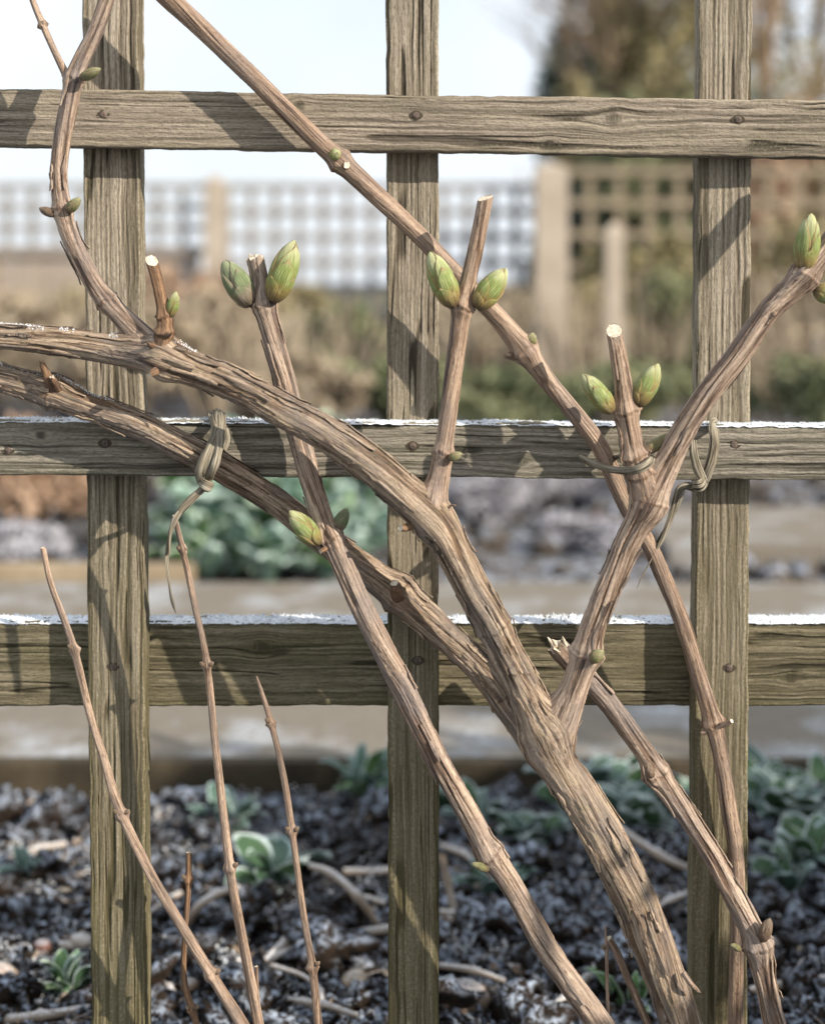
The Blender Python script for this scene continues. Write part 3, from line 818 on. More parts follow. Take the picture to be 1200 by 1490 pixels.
cane = thing('vine_cane', 'cane with torn splintered top leaning behind the right arm of the trunk', 'cane', (0.2, 0.775, 0))
EE = stem('stem', [(808, 938, .782, 15), (826, 958, .782, 15), (872, 1008, .782, 14), (908, 1053, .781, 14), (940, 1098, .780, 14.5), (957, 1130, .779, 17), (1002, 1193, .777, 14), (1034, 1243, .776, 14), (1060, 1292, .774, 14.5), (1085, 1342, .772, 15.5), (1101, 1378, .771, 18), (1114, 1432, .771, 15), (1127, 1490, .771, 16)],
          cane, M['bark_mid'], nside=72, ds=0.0008, plate=0.00036, fibre=0.0002, nodes=[(952, 1125, .2, 12), (1101, 1374, .22, 12)], seed=62, plate_w=0.005, to_ground=True, cut=True, cutdir=(-0.7, -0.2, 0.6), jag=0.004, strips=8)
for q, (a, b) in enumerate((((796, 927), (806, 941)), ((803, 930), (809, 940)), ((818, 926), (824, 944)))):
    stem('splinter', [(a[0], a[1], .777, 1.4), ((a[0] + b[0]) / 2, (a[1] + b[1]) / 2, .778, 2.6), (b[0], b[1], .780, 3.6)], EE['ob'], M['cut'], nside=12, ds=0.0006, seed=63 + q, taper_end=True)
bud((1107, 1370), (1120, 1336), 18, .764, EE['ob'], M['bud_brown'], -0.001, 0.3, 2)
bud((947, 1130), (942, 1116), 15, .768, EE['ob'], M['bud_brown'], -0.005, 0.3, 1)
bud((1078, 1383), (1062, 1374), 10, .766, EE['ob'], M['bud_tan'], -0.001, 0.3, 1)

# ---- thin dry twigs standing in the soil
def twig(label, pts, nodes, seed, mat='bark_twig', tops=True):
    g = P(pts[-1][0], 1790, .77)
    e = thing('dry_twig', label, 'twig', (g.x, g.y, 0), 'thin dry twigs standing in front of the trellis')
    o = stem('stem', pts, e, M[mat], nside=26, ds=0.0015, fibre=0.0001, plate=0.00006, plate_w=0.002, lump=0.05, nodes=[(x, y, .5, 6) for x, y in nodes], seed=seed, to_ground=True, cut=tops)
    for q, (x, y) in enumerate(nodes):
        Y = np.interp(y, [p[1] for p in pts], [p[2] for p in pts])
        r = np.interp(y, [p[1] for p in pts], [p[3] for p in pts])
        for sgn in (-1, 1):
            if (seed + q + sgn) % 3 == 0: continue
            bud((x + sgn * r * 0.6, y), (x + sgn * (r + 5), y - 7), 6.5, Y - 0.002, o['ob'], M['bud_brown'], 0, 0.3, 0)
    return o


T1 = twig('pale dry twig leaning across the left slat, tallest of the bare twigs there', [(63, 797, .775, 4), (75, 850, .775, 4.2), (107, 940, .775, 5.5), (130, 1035, .774, 5.5), (150, 1100, .773, 6), (177, 1183, .772, 7), (230, 1290, .77, 7.2), (303, 1410, .768, 8), (352, 1490, .766, 9)], [(109, 945), (177, 1185), (308, 1418)], 71)
T2 = twig('dry brown twig whose tip touches the hanging end of the tie', [(254, 750, .770, 3.5), (266, 800, .772, 4.2), (283, 880, .773, 4.6), (301, 965, .773, 5.2), (314, 1090, .772, 5.6), (334, 1258, .77, 6.5), (350, 1350, .769, 7), (376, 1490, .768, 7.5)], [(266, 801), (301, 970), (335, 1262)], 74)
T3 = twig('thin dry twig with tapering tip below the lower rail, beside the plump budded cane', [(373, 984, .774, 1.8), (382, 1012, .774, 3.5), (394, 1050, .774, 4.2), (411, 1120, .773, 4.6), (425, 1208, .772, 5), (443, 1340, .77, 5.2), (454, 1405, .769, 5.6), (463, 1490, .768, 6)], [(395, 1052), (425, 1210), (455, 1406)], 77, tops=False)
T4 = twig('short crooked dark twig crossing behind the leaning pale twig', [(275, 1240, .782, 4), (274, 1290, .782, 4.4), (268, 1370, .781, 4.2), (269, 1430, .78, 4.5), (286, 1490, .779, 5)], [(274, 1280), (280, 1470)], 80, 'bark_stub')
T5 = twig('tiny twig stump at the foot of the middle dry twig', [(373, 1406, .78, 2.6), (374, 1440, .78, 3), (378, 1490, .78, 3.4)], [], 83)
T6 = twig('short cut twig sticking up between cane and trunk', [(884, 1366, .772, 6), (897, 1386, .772, 5.6), (914, 1425, .772, 5.6), (942, 1490, .772, 6)], [], 86, 'bark_young')
T7 = twig('hair thin straw stalk beside the short cut twig', [(880, 1348, .770, 1.4), (882, 1390, .770, 2.4), (884, 1490, .770, 2.8)], [(882, 1382)], 89)

# ------------------------------------------------------------------ raffia ties
def ribbon(name, pts, parent, seed, flat=0.32, twist=0.0, tw0=0.0):
    """pts (px, py, Y, half-width px): flattened, ridged strand"""
    ctl = []
    for px, py, Y, r in pts:
        p = P(px, py, Y); ctl.append((p.x, p.y, p.z, r / FPX * Y))
    c, s = catmull(ctl, 0.0006)
    cc = c[:, :3]; r = c[:, 3]
    t, N, B = frames(cc)
    # width axis lies in the picture plane where it can
    n = np.array([0, -1.0, 0])[None] - t * (t @ np.array([0, -1.0, 0]))[:, None]
    ln = np.linalg.norm(n, axis=1)[:, None]
    n = np.where(ln > 0.25, n / np.maximum(ln, 1e-6), N)
    for k in range(1, len(n)):
        if n[k] @ n[k - 1] < 0: n[k] = -n[k]
    b = np.cross(t, n)
    m = 40; th = np.linspace(0, 2 * np.pi, m, endpoint=False)
    a = tw0 + twist * s / s[-1] + 0.25 * noise(s * 60, seed, 0, seed)
    rid = 1 + 0.30 * noise(np.cos(th)[None] * 4.5 + seed, np.sin(th)[None] * 4.5, s[:, None] * 25, seed + 1) + 0.06 * noise(np.cos(th)[None] * 11, np.sin(th)[None] * 11, s[:, None] * 60, seed + 2)
    cx = np.cos(th)[None] * rid * r[:, None]; cy = np.sin(th)[None] * rid * r[:, None] * flat
    cx = cx * (1 + 0.12 * noise(s * 180, seed, 3, seed + 3))[:, None]
    ux = np.cos(a)[:, None] * b + np.sin(a)[:, None] * n
    uy = -np.sin(a)[:, None] * b + np.cos(a)[:, None] * n
    V = cc[:, None] + cx[..., None] * ux[:, None] + cy[..., None] * uy[:, None]
    bco = np.stack([np.repeat(np.cos(th)[None] * 0.002, len(s), 0), np.repeat(np.sin(th)[None] * 0.002, len(s), 0), np.repeat(s[:, None], m, 1) + seed], -1).reshape(-1, 3)
    me = mesh_np(name, V.reshape(-1, 3), quads_grid(len(s), m)[:, ::-1], {'bco': bco})
    return put(name, me, M['raffia'], parent)


g = P(308, 690, .77)
tie = thing('raffia_tie', 'knotted dry raffia tie binding the lower arm to the middle rail, long tail hanging', 'tie', g)
for q, (dx, tp) in enumerate(((-6, 601), (-1, 598), (4, 597), (9, 600))):
    ribbon('strand', [(312 + dx * .6, 640, .8125, 3), (313 + dx, tp + 8, .8105, 4), (314 + dx, tp, .799, 4.5), (315 + dx, tp + 8, .784, 4.5), (316 + dx * .7, 626, .7765, 4.5), (309 + dx * .8 + (3 if q > 1 else -1), 652, .7625 - .0006 * (q % 2), 4.8), (300 + dx * 1.1 + (4 if q > 1 else -2), 676, .7575 - .0008 * (q % 2), 5), (295 + dx * .9 + (4 if q > 1 else -1), 694, .7615, 4), (298 + dx * .4, 704, .772, 3.5), (302, 706, .786, 3)], tie, 3 + q, flat=0.42, twist=0.3 * (q - 1.5))
ribbon('strand', [(323, 606, .7875, 4), (328, 625, .7868, 4.5), (330, 642, .786, 5), (325, 655, .783, 5)], tie, 18, tw0=0.4)
ribbon('strand', [(312, 632, .768, 2.5), (298, 662, .757, 3), (291, 684, .755, 3.5), (290, 700, .760, 3.5), (297, 706, .766, 3)], tie, 9, tw0=0.3)
ribbon('knot', [(291, 699, .762, 5), (298, 706, .756, 8), (306, 709, .758, 7), (302, 702, .764, 5)], tie, 11, flat=0.6)
ribbon('tail', [(302, 703, .760, 5.5), (292, 714, .758, 5.5), (275, 730, .757, 5.5), (261, 746, .757, 5.2), (251, 765, .758, 5), (245, 790, .759, 4), (243, 812, .760, 4.5), (245, 836, .760, 5), (248, 860, .760, 4.5), (252, 878, .760, 5), (256, 892, .760, 1.2)], tie, 13, twist=2.2)
ribbon('tail', [(262, 745, .756, 4), (254, 758, .755, 3.5), (248, 780, .757, 2.6), (247, 806, .758, 2.2)], tie, 14, twist=1.0)

g = P(900, 680, .75)
tie = thing('raffia_tie', 'thin raffia band looped round the stout pruned shoot and slanting cane', 'tie', g)
ribbon('strand', [(842, 664, .770, 2.2), (852, 670, .764, 4.5), (868, 677, .757, 5), (890, 683, .746, 5.2), (912, 685, .736, 5.2), (930, 682, .732, 5), (943, 674, .735, 5), (947, 667, .743, 5), (944, 662, .754, 4.5), (930, 660, .764, 4), (905, 664, .768, 4), (880, 668, .790, 4)], tie, 17)
ribbon('strand', [(845, 668, .769, 1.4), (858, 676, .762, 2.6), (880, 682, .752, 3), (900, 686, .742, 2.6)], tie, 18)

g = P(1022, 680, .78)
tie = thing('raffia_tie', 'raffia loop round middle rail behind the right arm, loose ends dangling', 'tie', g)
ribbon('strand', [(1040, 622, .800, 4), (1038, 614, .792, 6), (1037, 622, .782, 6.5), (1039, 645, .776, 7), (1034, 672, .774, 7), (1026, 694, .775, 7), (1019, 704, .779, 6), (1016, 706, .790, 5), (1016, 700, .812, 5)], tie, 21)
ribbon('strand', [(1008, 640, .772, 4), (1009, 660, .770, 5.5), (1014, 680, .770, 6.5), (1021, 697, .772, 7), (1022, 706, .777, 6), (1012, 709, .780, 6), (996, 706, .781, 5.5), (988, 710, .780, 5)], tie, 22, twist=0.8)
ribbon('knot', [(1024, 700, .772, 5), (1018, 707, .768, 8), (1008, 708, .770, 6)], tie, 23, flat=0.6)
ribbon('tail', [(1004, 707, .774, 5), (990, 710, .774, 5.5), (984, 722, .776, 5.5), (978, 744, .778, 5), (968, 772, .780, 5), (957, 796, .781, 4), (945, 818, .781, 3), (934, 838, .781, 2.6), (926, 856, .781, 1)], tie, 24, twist=1.4)
ribbon('tail', [(992, 712, .778, 3.5), (983, 740, .780, 3.5), (968, 768, .783, 3), (952, 795, .784, 2.4), (944, 806, .784, 1)], tie, 25, twist=1.0)

# ------------------------------------------------------------------ ground, soil bed, path
def soil_mat(name, dark, brown, frost_amt, scale=1.0):
    n = NT(name)
    pos = n.geopos()
    a = n.noise(pos, 90 * scale, 4, 0.6); f = n.noise(pos, 170 * scale, 6, 0.75); big = n.noise(pos, 7 * scale, 3, 0.6)
    c = n.mix(n.rng(a, 0.35, 0.65), dark, brown)
    up = n.rng(n.normz(), 0.2, 0.8, 0.0, 1.0)
    m = n.math('MULTIPLY', up, n.rng(f, 0.485, 0.55))
    m = n.math('MULTIPLY', m, n.rng(big, 0.38, 0.56, 0.30, 1.0))
    m = n.math('MULTIPLY', m, frost_amt)
    n.col(n.mix(m, c, (0.58, 0.67, 0.82)))
    n.bump(n.math('ADD', f, a), 0.006 / scale ** 0.5, 1.0)
    n.b.inputs['Roughness'].default_value = 0.9
    return n.m


M['soil'] = soil_mat('frosty_soil', (0.013, 0.009, 0.006), (0.045, 0.028, 0.018), 0.95)
M['soil_far'] = soil_mat('frosty_far_soil', (0.05, 0.04, 0.032), (0.11, 0.085, 0.065), 0.62, 0.3)

ground = mesh_np('ground', [(-1500, -600, -0.06), (1500, -600, -0.06), (1500, 2400, -0.06), (-1500, 2400, -0.06)], [(0, 1, 2, 3)], smooth=False)
link('ground', ground, mottled('ground_turf', (0.05, 0.055, 0.025), (0.12, 0.10, 0.06), 0.8, 0.95), kind='structure')

YE = 1.40                                              # back edge of the near soil bed


def soil_h(X, Y):
    h = 0.014 * fbm(X * 12, Y * 12, 0.5, 81, 3) + 0.012 * fbm(X * 34, Y * 34, 4.5, 84, 3)
    h += 0.006 * noise(X * 110, Y * 110, 2.5, 88) + 0.0045 * noise(X * 230, Y * 230, 1.5, 89)
    return h


xs = np.linspace(-0.75, 0.75, 460); ys = np.linspace(0.86, YE, 210)
XX, YY = np.meshgrid(xs, ys, indexing='ij')
ZZ = soil_h(XX, YY)
bed = link('soil_bed', mesh_np('soil_bed', np.stack([XX, YY, ZZ], -1).reshape(-1, 3), quads_grid(460, 210, False)), M['soil'], kind='structure')
xs2 = np.linspace(-2.6, 2.6, 180); ys2 = np.linspace(-0.8, YE + 0.004, 80)
X2, Y2 = np.meshgrid(xs2, ys2, indexing='ij')
inner = (np.abs(X2) < 0.76) & (Y2 > 0.84)
Z2 = soil_h(X2, Y2) - np.where(inner, 0.045, 0.004)
link('soil_bed', mesh_np('soil_bed', np.stack([X2, Y2, Z2], -1).reshape(-1, 3), quads_grid(180, 80, False)), M['soil'], kind='structure')


def ico(sub):
    bm = bmesh.new(); bmesh.ops.create_icosphere(bm, subdivisions=sub, radius=1.0)
    v = np.array([q.co[:] for q in bm.verts]); f = np.array([[x.index for x in q.verts] for q in bm.faces]); bm.free()
    return v, f


def rand_rot(n):
    q = rng.normal(size=(n, 4)); q /= np.linalg.norm(q, axis=1)[:, None]
    w, x, y, z = q.T
    return np.stack([np.stack([1 - 2 * (y * y + z * z), 2 * (x * y - z * w), 2 * (x * z + y * w)], -1), np.stack([2 * (x * y + z * w), 1 - 2 * (x * x + z * z), 2 * (y * z - x * w)], -1), np.stack([2 * (x * z - y * w), 2 * (y * z + x * w), 1 - 2 * (x * x + y * y)], -1)], -2)


def lumps(pos, size, sub, seed, bumpy=0.35):
    v, f = ico(sub); n = len(pos)
    Rm = rand_rot(n)
    base = v[None] * (1 + bumpy * noise(v[None, :, 0] * 1.6 + np.arange(n)[:, None] * 7.7, v[None, :, 1] * 1.6, v[None, :, 2] * 1.6, seed) + bumpy * 0.6 * noise(v[None, :, 0] * 3.6 + np.arange(n)[:, None] * 3.1, v[None, :, 1] * 3.6, v[None, :, 2] * 3.6, seed + 1) + (bumpy * 0.4 * noise(v[None, :, 0] * 8 + np.arange(n)[:, None] * 5.1, v[None, :, 1] * 8, v[None, :, 2] * 8, seed + 2) if sub > 1 else 0))[..., None]
    base = base * rng.uniform(0.65, 1.15, (n, 1, 3))
    w = np.einsum('nij,nkj->nki', Rm, base) * size[:, None, None] * np.array([1, 1, 0.8]) + pos[:, None, :]
    F = (np.arange(n)[:, None, None] * len(v) + f[None]).reshape(-1, 3)
    return w.reshape(-1, 3), F


def scatter_clods(name, n, y0, y1, smin, smax, sub, seed, mat, half=0.36, zfun=soil_h, pw=2.2, bumpy=0.4):
    Y = rng.uniform(y0, y1, n); X = rng.uniform(-1, 1, n) * (Y * half + 0.10)
    s = smin + (smax - smin) * rng.uniform(0, 1, n) ** pw
    Z = zfun(X, Y) + s * 0.35
    V, F = lumps(np.stack([X, Y, Z], -1), s, sub, seed, bumpy)
    return link(name, mesh_np(name, V, F, smooth=True), mat, label='frosted crumbs and clods of dark garden soil', cat='soil clods', kind='stuff')


scatter_clods('soil_clods', 5200, 0.885, YE - 0.01, 0.0016, 0.0055, 1, 91, M['soil'], bumpy=0.7)
scatter_clods('soil_clods', 2600, 0.885, YE - 0.01, 0.0040, 0.0100, 2, 92, M['soil'], pw=1.8, bumpy=0.9)
scatter_clods('soil_clods', 330, 0.885, YE - 0.03, 0.009, 0.024, 3, 93, M['soil'], pw=2.2, bumpy=1.0)

# crisp frost grains over the near soil
n = 26000
Y = rng.uniform(0.88, YE, n); X = rng.uniform(-1, 1, n) * (Y * 0.36 + 0.08)
pp = np.stack([X, Y, soil_h(X, Y) + rng.uniform(0, 0.008, n)], -1)
nr = rng.normal(size=(n, 3)) * 0.7 + np.array([0, -0.2, 0.9]); nr /= np.linalg.norm(nr, axis=1)[:, None]
keep = noise(X * 30, Y * 30, 3.0, 97) > -0.1
fr = thing('hoar_frost', 'white hoar frost grains over the dark soil', 'frost', (0, 1, 0)); bpy.data.objects.remove(fr)
v = pp[keep]; nn = nr[keep]; sz = rng.uniform(0.0012, 0.003, len(v))
a = np.cross(nn, np.array([0.3, 0.5, 0.81])); a /= np.linalg.norm(a, axis=1)[:, None]; b = np.cross(nn, a)
vv = np.stack([v + a * sz[:, None] * .45, v + (-.5 * a + .87 * b) * sz[:, None] * .45, v + (-.5 * a - .87 * b) * sz[:, None] * .45, v + nn * sz[:, None]], 1).reshape(-1, 3)
FF = (np.arange(len(v))[:, None, None] * 4 + np.array([[0, 1, 3], [1, 2, 3], [2, 0, 3], [0, 2, 1]])[None]).reshape(-1, 3)
link('hoar_frost', mesh_np('hoar_frost', vv, FF, smooth=False), M['frost'], label='white hoar frost grains over the dark soil', cat='frost', kind='stuff')

# dead leaf scraps, straw and twig litter
n = 1500
Y = rng.uniform(0.89, YE - 0.02, n); X = rng.uniform(-1, 1, n) * (Y * 0.36 + 0.06)
p = np.stack([X, Y, soil_h(X, Y) + rng.uniform(0.001, 0.009, n)], -1)
a = rng.normal(size=(n, 3)) * np.array([1, 1, 0.35]); a /= np.linalg.norm(a, axis=1)[:, None]
b = np.cross(a, rng.normal(size=(n, 3)) * 0.35 + np.array([0, 0, 1])); b /= np.linalg.norm(b, axis=1)[:, None]
c = np.cross(a, b)
straw = rng.uniform(0, 1, n) < 0.55
L = np.where(straw, rng.uniform(0.006, 0.028, n), rng.uniform(0.004, 0.010, n))[:, None]; Wd = np.where(straw, rng.uniform(0.0005, 0.0011, n), L[:, 0] * rng.uniform(0.35, 0.6, n))[:, None]
h = L * rng.uniform(-0.25, 0.25, (n, 1))
vv = np.stack([p - a * L + c * h, p - b * Wd + c * Wd * 0.5, p + a * L + c * h, p + b * Wd + c * Wd * 0.5, p - c * Wd * 0.6], 1).reshape(-1, 3)
FF = (np.arange(n)[:, None, None] * 5 + np.array([[0, 1, 3], [1, 2, 3], [0, 4, 1], [1, 4, 2], [2, 4, 3], [3, 4, 0]])[None]).reshape(-1, 3)
M['litter'] = (lambda n_: (n_.col(n_.mix(n_.math('MULTIPLY', n_.rng(n_.normz(), 0.2, 0.9), n_.rng(n_.noise(n_.geopos(), 300, 3, 0.7), 0.42, 0.6, 0, 0.7)), n_.ramp(n_.noise(n_.geopos(), 45, 2), [(0.35, (0.07, 0.04, 0.025)), (0.5, (0.20, 0.125, 0.07)), (0.65, (0.36, 0.28, 0.18))]), (0.6, 0.66, 0.72))), n_.m)[1])(NT('litter'))
link('leaf_litter', mesh_np('leaf_litter', vv, FF, smooth=False), M['litter'], label='scraps of dead leaf and straw littering the soil', cat='leaf litter', kind='stuff')

# timber edging and path behind the bed
M['edging'] = mottled('edging_wood', (0.035, 0.028, 0.018), (0.085, 0.066, 0.042), 18, 0.9, 5, 0.001)
M['path'] = (lambda n: (n.col(n.mix(n.math('MULTIPLY', n.rng(n.noise(n.geopos(), 9, 4, 0.6), 0.50, 0.70, 0.0, 0.7), n.rng(n.noise(n.geopos(), 120, 3, 0.7), 0.3, 0.6)), n.mix(n.noise(n.geopos(), 40, 5, 0.7), (0.15, 0.13, 0.105), (0.25, 0.22, 0.178)), (0.58, 0.63, 0.70))), n.bump(n.noise(n.geopos(), 200, 4, 0.7), 0.003), n.m)[2])(NT('path_stone'))


def box_mesh(name, x0, x1, y0, y1, z0, z1, bev=0.003, nx=1, wob=0.0, seed=1):
    bm = bmesh.new()
    bmesh.ops.create_cube(bm, size=1.0)
    for q in bm.verts:
        q.co = Vector(((x0 + x1) / 2 + q.co.x * (x1 - x0), (y0 + y1) / 2 + q.co.y * (y1 - y0), (z0 + z1) / 2 + q.co.z * (z1 - z0)))
    if bev: bmesh.ops.bevel(bm, geom=list(bm.edges), offset=bev, segments=2, affect='EDGES')
    me = bpy.data.meshes.new(name); bm.to_mesh(me); bm.free()
    return me


link('edging_board', box_mesh('edging_board', -2.6, 2.6, YE + 0.006, YE + 0.03, -0.08, 0.030, 0.003), M['edging'], label='dark timber edging board between the soil bed and the path', cat='edging')
link('path', box_mesh('path', -4.0, 4.0, YE + 0.032, 2.30, -0.2, 0.026, 0.004), M['path'], kind='structure')
M['edging_pale'] = mottled('edging_pale', (0.24, 0.185, 0.12), (0.36, 0.29, 0.20), 14, 0.9, 5, 0.001)
link('edging_board', box_mesh('edging_board', -3.6, -0.36, 2.33, 2.37, -0.15, 0.045, 0.004), M['edging_pale'], label='pale timber board edging the far bed beyond the path', cat='edging')
# far beds
xs = np.linspace(-9, 9, 200); ys = np.concatenate([np.linspace(2.302, 5.0, 90), np.linspace(5.1, 14.0, 50)])
XX, YY = np.meshgrid(xs, ys, indexing='ij')
def far_h(X, Y): return 0.0 + 0.02 * fbm(X * 3, Y * 3, 1.0, 101, 3) + 0.012 * noise(X * 15, Y * 15, 2, 104)
link('far_bed', mesh_np('far_bed', np.stack([XX, YY, far_h(XX, YY)], -1).reshape(-1, 3), quads_grid(200, len(ys), False)), M['soil_far'], kind='structure')
scatter_clods('far_clods', 1800, 2.40, 6.0, 0.010, 0.040, 1, 107, M['soil_far'], zfun=far_h, pw=2.0)
xs = np.linspace(0.50, 4.0, 4)
M['slab'] = M['path']
link('paving', box_mesh('paving', 0.46, 3.6, 2.56, 3.05, -0.1, 0.035, 0.004), M['slab'], kind='structure')

# ------------------------------------------------------------------ things lying on the soil
def on(px, py, lift=0.0):
    p = G(px, py, 0.0)
    return Vector((p.x, p.y, float(soil_h(np.array(p.x), np.array(p.y))) + lift))


def pebble(px, py, rpx, col, label, seed, sq=(1.25, 1.0, 0.75)):
    p = on(px, py); r = rpx / FPX * p.y
    v, f = ico(3)
    d = v * (1 + 0.16 * noise(v[:, 0] * 1.1 + seed, v[:, 1] * 1.1, v[:, 2] * 1.1, seed) + 0.05 * noise(v[:, 0] * 3 + seed, v[:, 1] * 3, v[:, 2] * 3, seed + 1))[:, None]
    a = seed * 1.3
    d = d * np.array(sq); d = np.stack([d[:, 0] * math.cos(a) - d[:, 1] * math.sin(a), d[:, 0] * math.sin(a) + d[:, 1] * math.cos(a), d[:, 2]], -1)
    me = mesh_np('pebble', d * r, f)
    n = NT('pebble_stone'); nz = n.noise(n.objvec(), 120, 4, 0.6)
    base = n.mix(n.rng(nz, 0.35, 0.65), tuple(v_ * 0.65 for v_ in col), col)
    m = n.math('MULTIPLY', n.rng(n.normz(), 0.55, 0.95), n.rng(n.noise(n.objvec(), 700, 3, 0.7), 0.42, 0.6, 0, 0.6))
    n.col(n.mix(m, base, (0.72, 0.76, 0.82))); n.b.inputs['Roughness'].default_value = 0.6
    o = link('pebble', me, n.m, label=label, cat='stone', group='stones scattered on the soil')
    o.location = p + Vector((0, 0, r * sq[2] * 0.55 + 0.004))
    return o


pebble(-4, 1432, 32, (0.38, 0.25, 0.15), 'rounded tan stone left of the left slat', 2)
pebble(672, 1482, 33, (0.22, 0.16, 0.12), 'large brown stone at the foot of the middle slat', 5)
pebble(515, 1440, 20, (0.34, 0.25, 0.15), 'ochre oval pebble beside the thin dry twig', 8)
pebble(28, 1362, 16, (0.30, 0.21, 0.14), 'dull tan pebble lying beyond the rounded tan stone', 11)
pebble(62, 1402, 13, (0.13, 0.065, 0.05), 'reddish stone near the left slat', 13)
pebble(488, 1374, 14, (0.26, 0.16, 0.10), 'small rusty pebble behind the thin dry twig', 17)
pebble(120, 1396, 15, (0.42, 0.36, 0.30), 'pale flat pebble touching the left slat', 19)
pebble(252, 1376, 13, (0.28, 0.18, 0.12), 'small brown pebble right of the left slat', 23)
pebble(80, 1170, 14, (0.40, 0.33, 0.27), 'pale upright pebble near the edging board', 29, (0.8, 0.8, 1.3))
pebble(1120, 1392, 18, (0.30, 0.22, 0.16), 'tan stone right of the right slat foot', 31)
pebble(275, 1452, 13, (0.27, 0.19, 0.13), 'brown pebble in front of the leaning twig', 37)

M['dead_stem'] = (lambda n: (n.col(n.mix(n.math('MULTIPLY', n.rng(n.normz(), 0.1, 0.9), n.rng(n.noise(n.geopos(), 500, 3, 0.7), 0.35, 0.6, 0, 0.75)), n.ramp(n.noise(n.vecscale(n.attr('bco').outputs['Vector'], (1, 1, 0.05)), 900, 3), [(0.3, (0.19, 0.14, 0.10)), (0.65, (0.42, 0.34, 0.26))]), (0.72, 0.75, 0.80))), n.m)[1])(NT('dead_stem'))


def lying(label, pts, seed, arch=0.0):
    """pts: (px,py,rpx,height above soil)"""
    ctl = []
    for px, py, r, h in pts:
        p = on(px, py)
        if h > 0:                       # keep it on the same line of sight: nearer to us by as much as it is raised
            p = G(px, py, h)
        Yv = p.y
        ctl.append((px, py, Yv, r * 0.88))
    g = on(*pts[0][:2])
    e = thing('dead_stalk', label, 'stalk', g, 'dead stalks fallen on the soil')
    m = len(ctl)
    stem('stem', ctl, e, M['dead_stem'], nside=14, ds=0.004, fibre=0.0001, lump=0.08, seed=seed, nodes=[(ctl[m // 2][0], ctl[m // 2][1], .25, 6)])
    return e


lying('pale thick dead stalk lying from the thin twig to the middle slat', [(385, 1400, 9, .008), (440, 1380, 9, .010), (500, 1362, 8, .010), (566, 1352, 8, .010), (600, 1346, 7, .01)], 201)
lying('dead stalk propped on the pale thick stalk, forked end up', [(390, 1395, 7, .008), (420, 1368, 8, .014), (455, 1345, 7, .02)], 203)
lying('arched frosted stalk curving down behind the thin dry twig', [(452, 1260, 5, .045), (485, 1272, 6, .05), (520, 1305, 6, .04), (548, 1345, 6, .01)], 205)
lying('thin reddish stalk lying between the middle slat and the trunk', [(640, 1328, 7, .012), (720, 1333, 6, .012), (800, 1338, 6, .012), (880, 1334, 5, .012)], 207)
lying('pale stalk slanting between the budded cane and the trunk', [(770, 1496, 10, .010), (820, 1455, 9, .012), (868, 1412, 9, .014), (915, 1372, 8, .015)], 209)
lying('frost white bent stalk right of the middle slat', [(642, 1245, 6, .05), (650, 1280, 6, .03), (660, 1325, 7, .008)], 211)
lying('pale bent stalk arching behind the brown tied twig', [(270, 1350, 6, .008), (290, 1318, 7, .03), (318, 1300, 6, .035), (345, 1292, 5, .02)], 213)
lying('frosted stalk lying along the soil left of the left slat', [(-20, 1486, 8, .008), (60, 1478, 8, .010), (140, 1466, 7, .010)], 215)
lying('short thin stalk left of the left slat', [(60, 1372, 6, .010), (100, 1376, 6, .011), (145, 1386, 6, .008)], 217)
lying('long frosty stalk crossing the leaves right of the trunk', [(830, 1165, 6, .05), (890, 1200, 7, .04), (960, 1245, 7, .02), (1010, 1268, 6, .008)], 219)
lying('curled thin stalk below the thin dry twig', [(395, 1405, 4, .012), (440, 1420, 4, .014), (465, 1440, 4, .012), (468, 1470, 4, .006)], 221)
lying('pale stalk near the right edge by the small leaves', [(1090, 1440, 5, .010), (1140, 1432, 6, .012), (1230, 1420, 6, .008)], 223)
lying('pinkish stalk lying behind the budded cane', [(500, 1268, 6, .012), (560, 1268, 6, .012), (600, 1262, 6, .008)], 225)


more = [((470, 1300), (560, 1315), 'thin straw stalk lying beside the middle slat'), ((215, 1330), (262, 1300), 'short pale stalk right of the left slat'), ((640, 1405), (735, 1428), 'thin straw stalk among the clods right of the middle slat'), ((420, 1455), (520, 1478), 'thin pale stalk below the ochre pebble'), ((10, 1250), (95, 1228), 'thin stalk lying far left near the edging'), ((690, 1290), (760, 1268), 'pale stalk under the round leaved weed'), ((940, 1330), (1000, 1300), 'short stalk between the trunk and the right slat'), ((225, 1425), (262, 1460), 'short straw beside the crooked dark twig'), ((640, 1230), (700, 1262), 'thin frosted stalk by the middle slat')]
for q, (a_, b_, lab) in enumerate(more):
    lying(lab, [(a_[0], a_[1], 5, .010), ((a_[0] + b_[0]) / 2 + 3, (a_[1] + b_[1]) / 2 - 4, 5.5, .014), (b_[0], b_[1], 4.5, .009)], 240 + q)


def leaf_mat(name, green, frost, amt):
    n = NT(name); e = n.attr('be').outputs['Fac']; f = n.noise(n.objvec(), 260, 4, 0.7)
    rim = n.rng(n.math('ADD', e, n.math('MULTIPLY', f, 0.45)), 0.98, 1.16)
    dust = n.rng(f, 0.46, 0.68, 0.0, amt)
    c = n.mix(n.noise(n.objvec(), 70, 3), tuple(v * 0.6 for v in green), green)
    c = n.mix(n.math('MAXIMUM', rim, dust), c, frost)
    n.col(c); n.b.inputs['Roughness'].default_value = 0.6
    return n.m


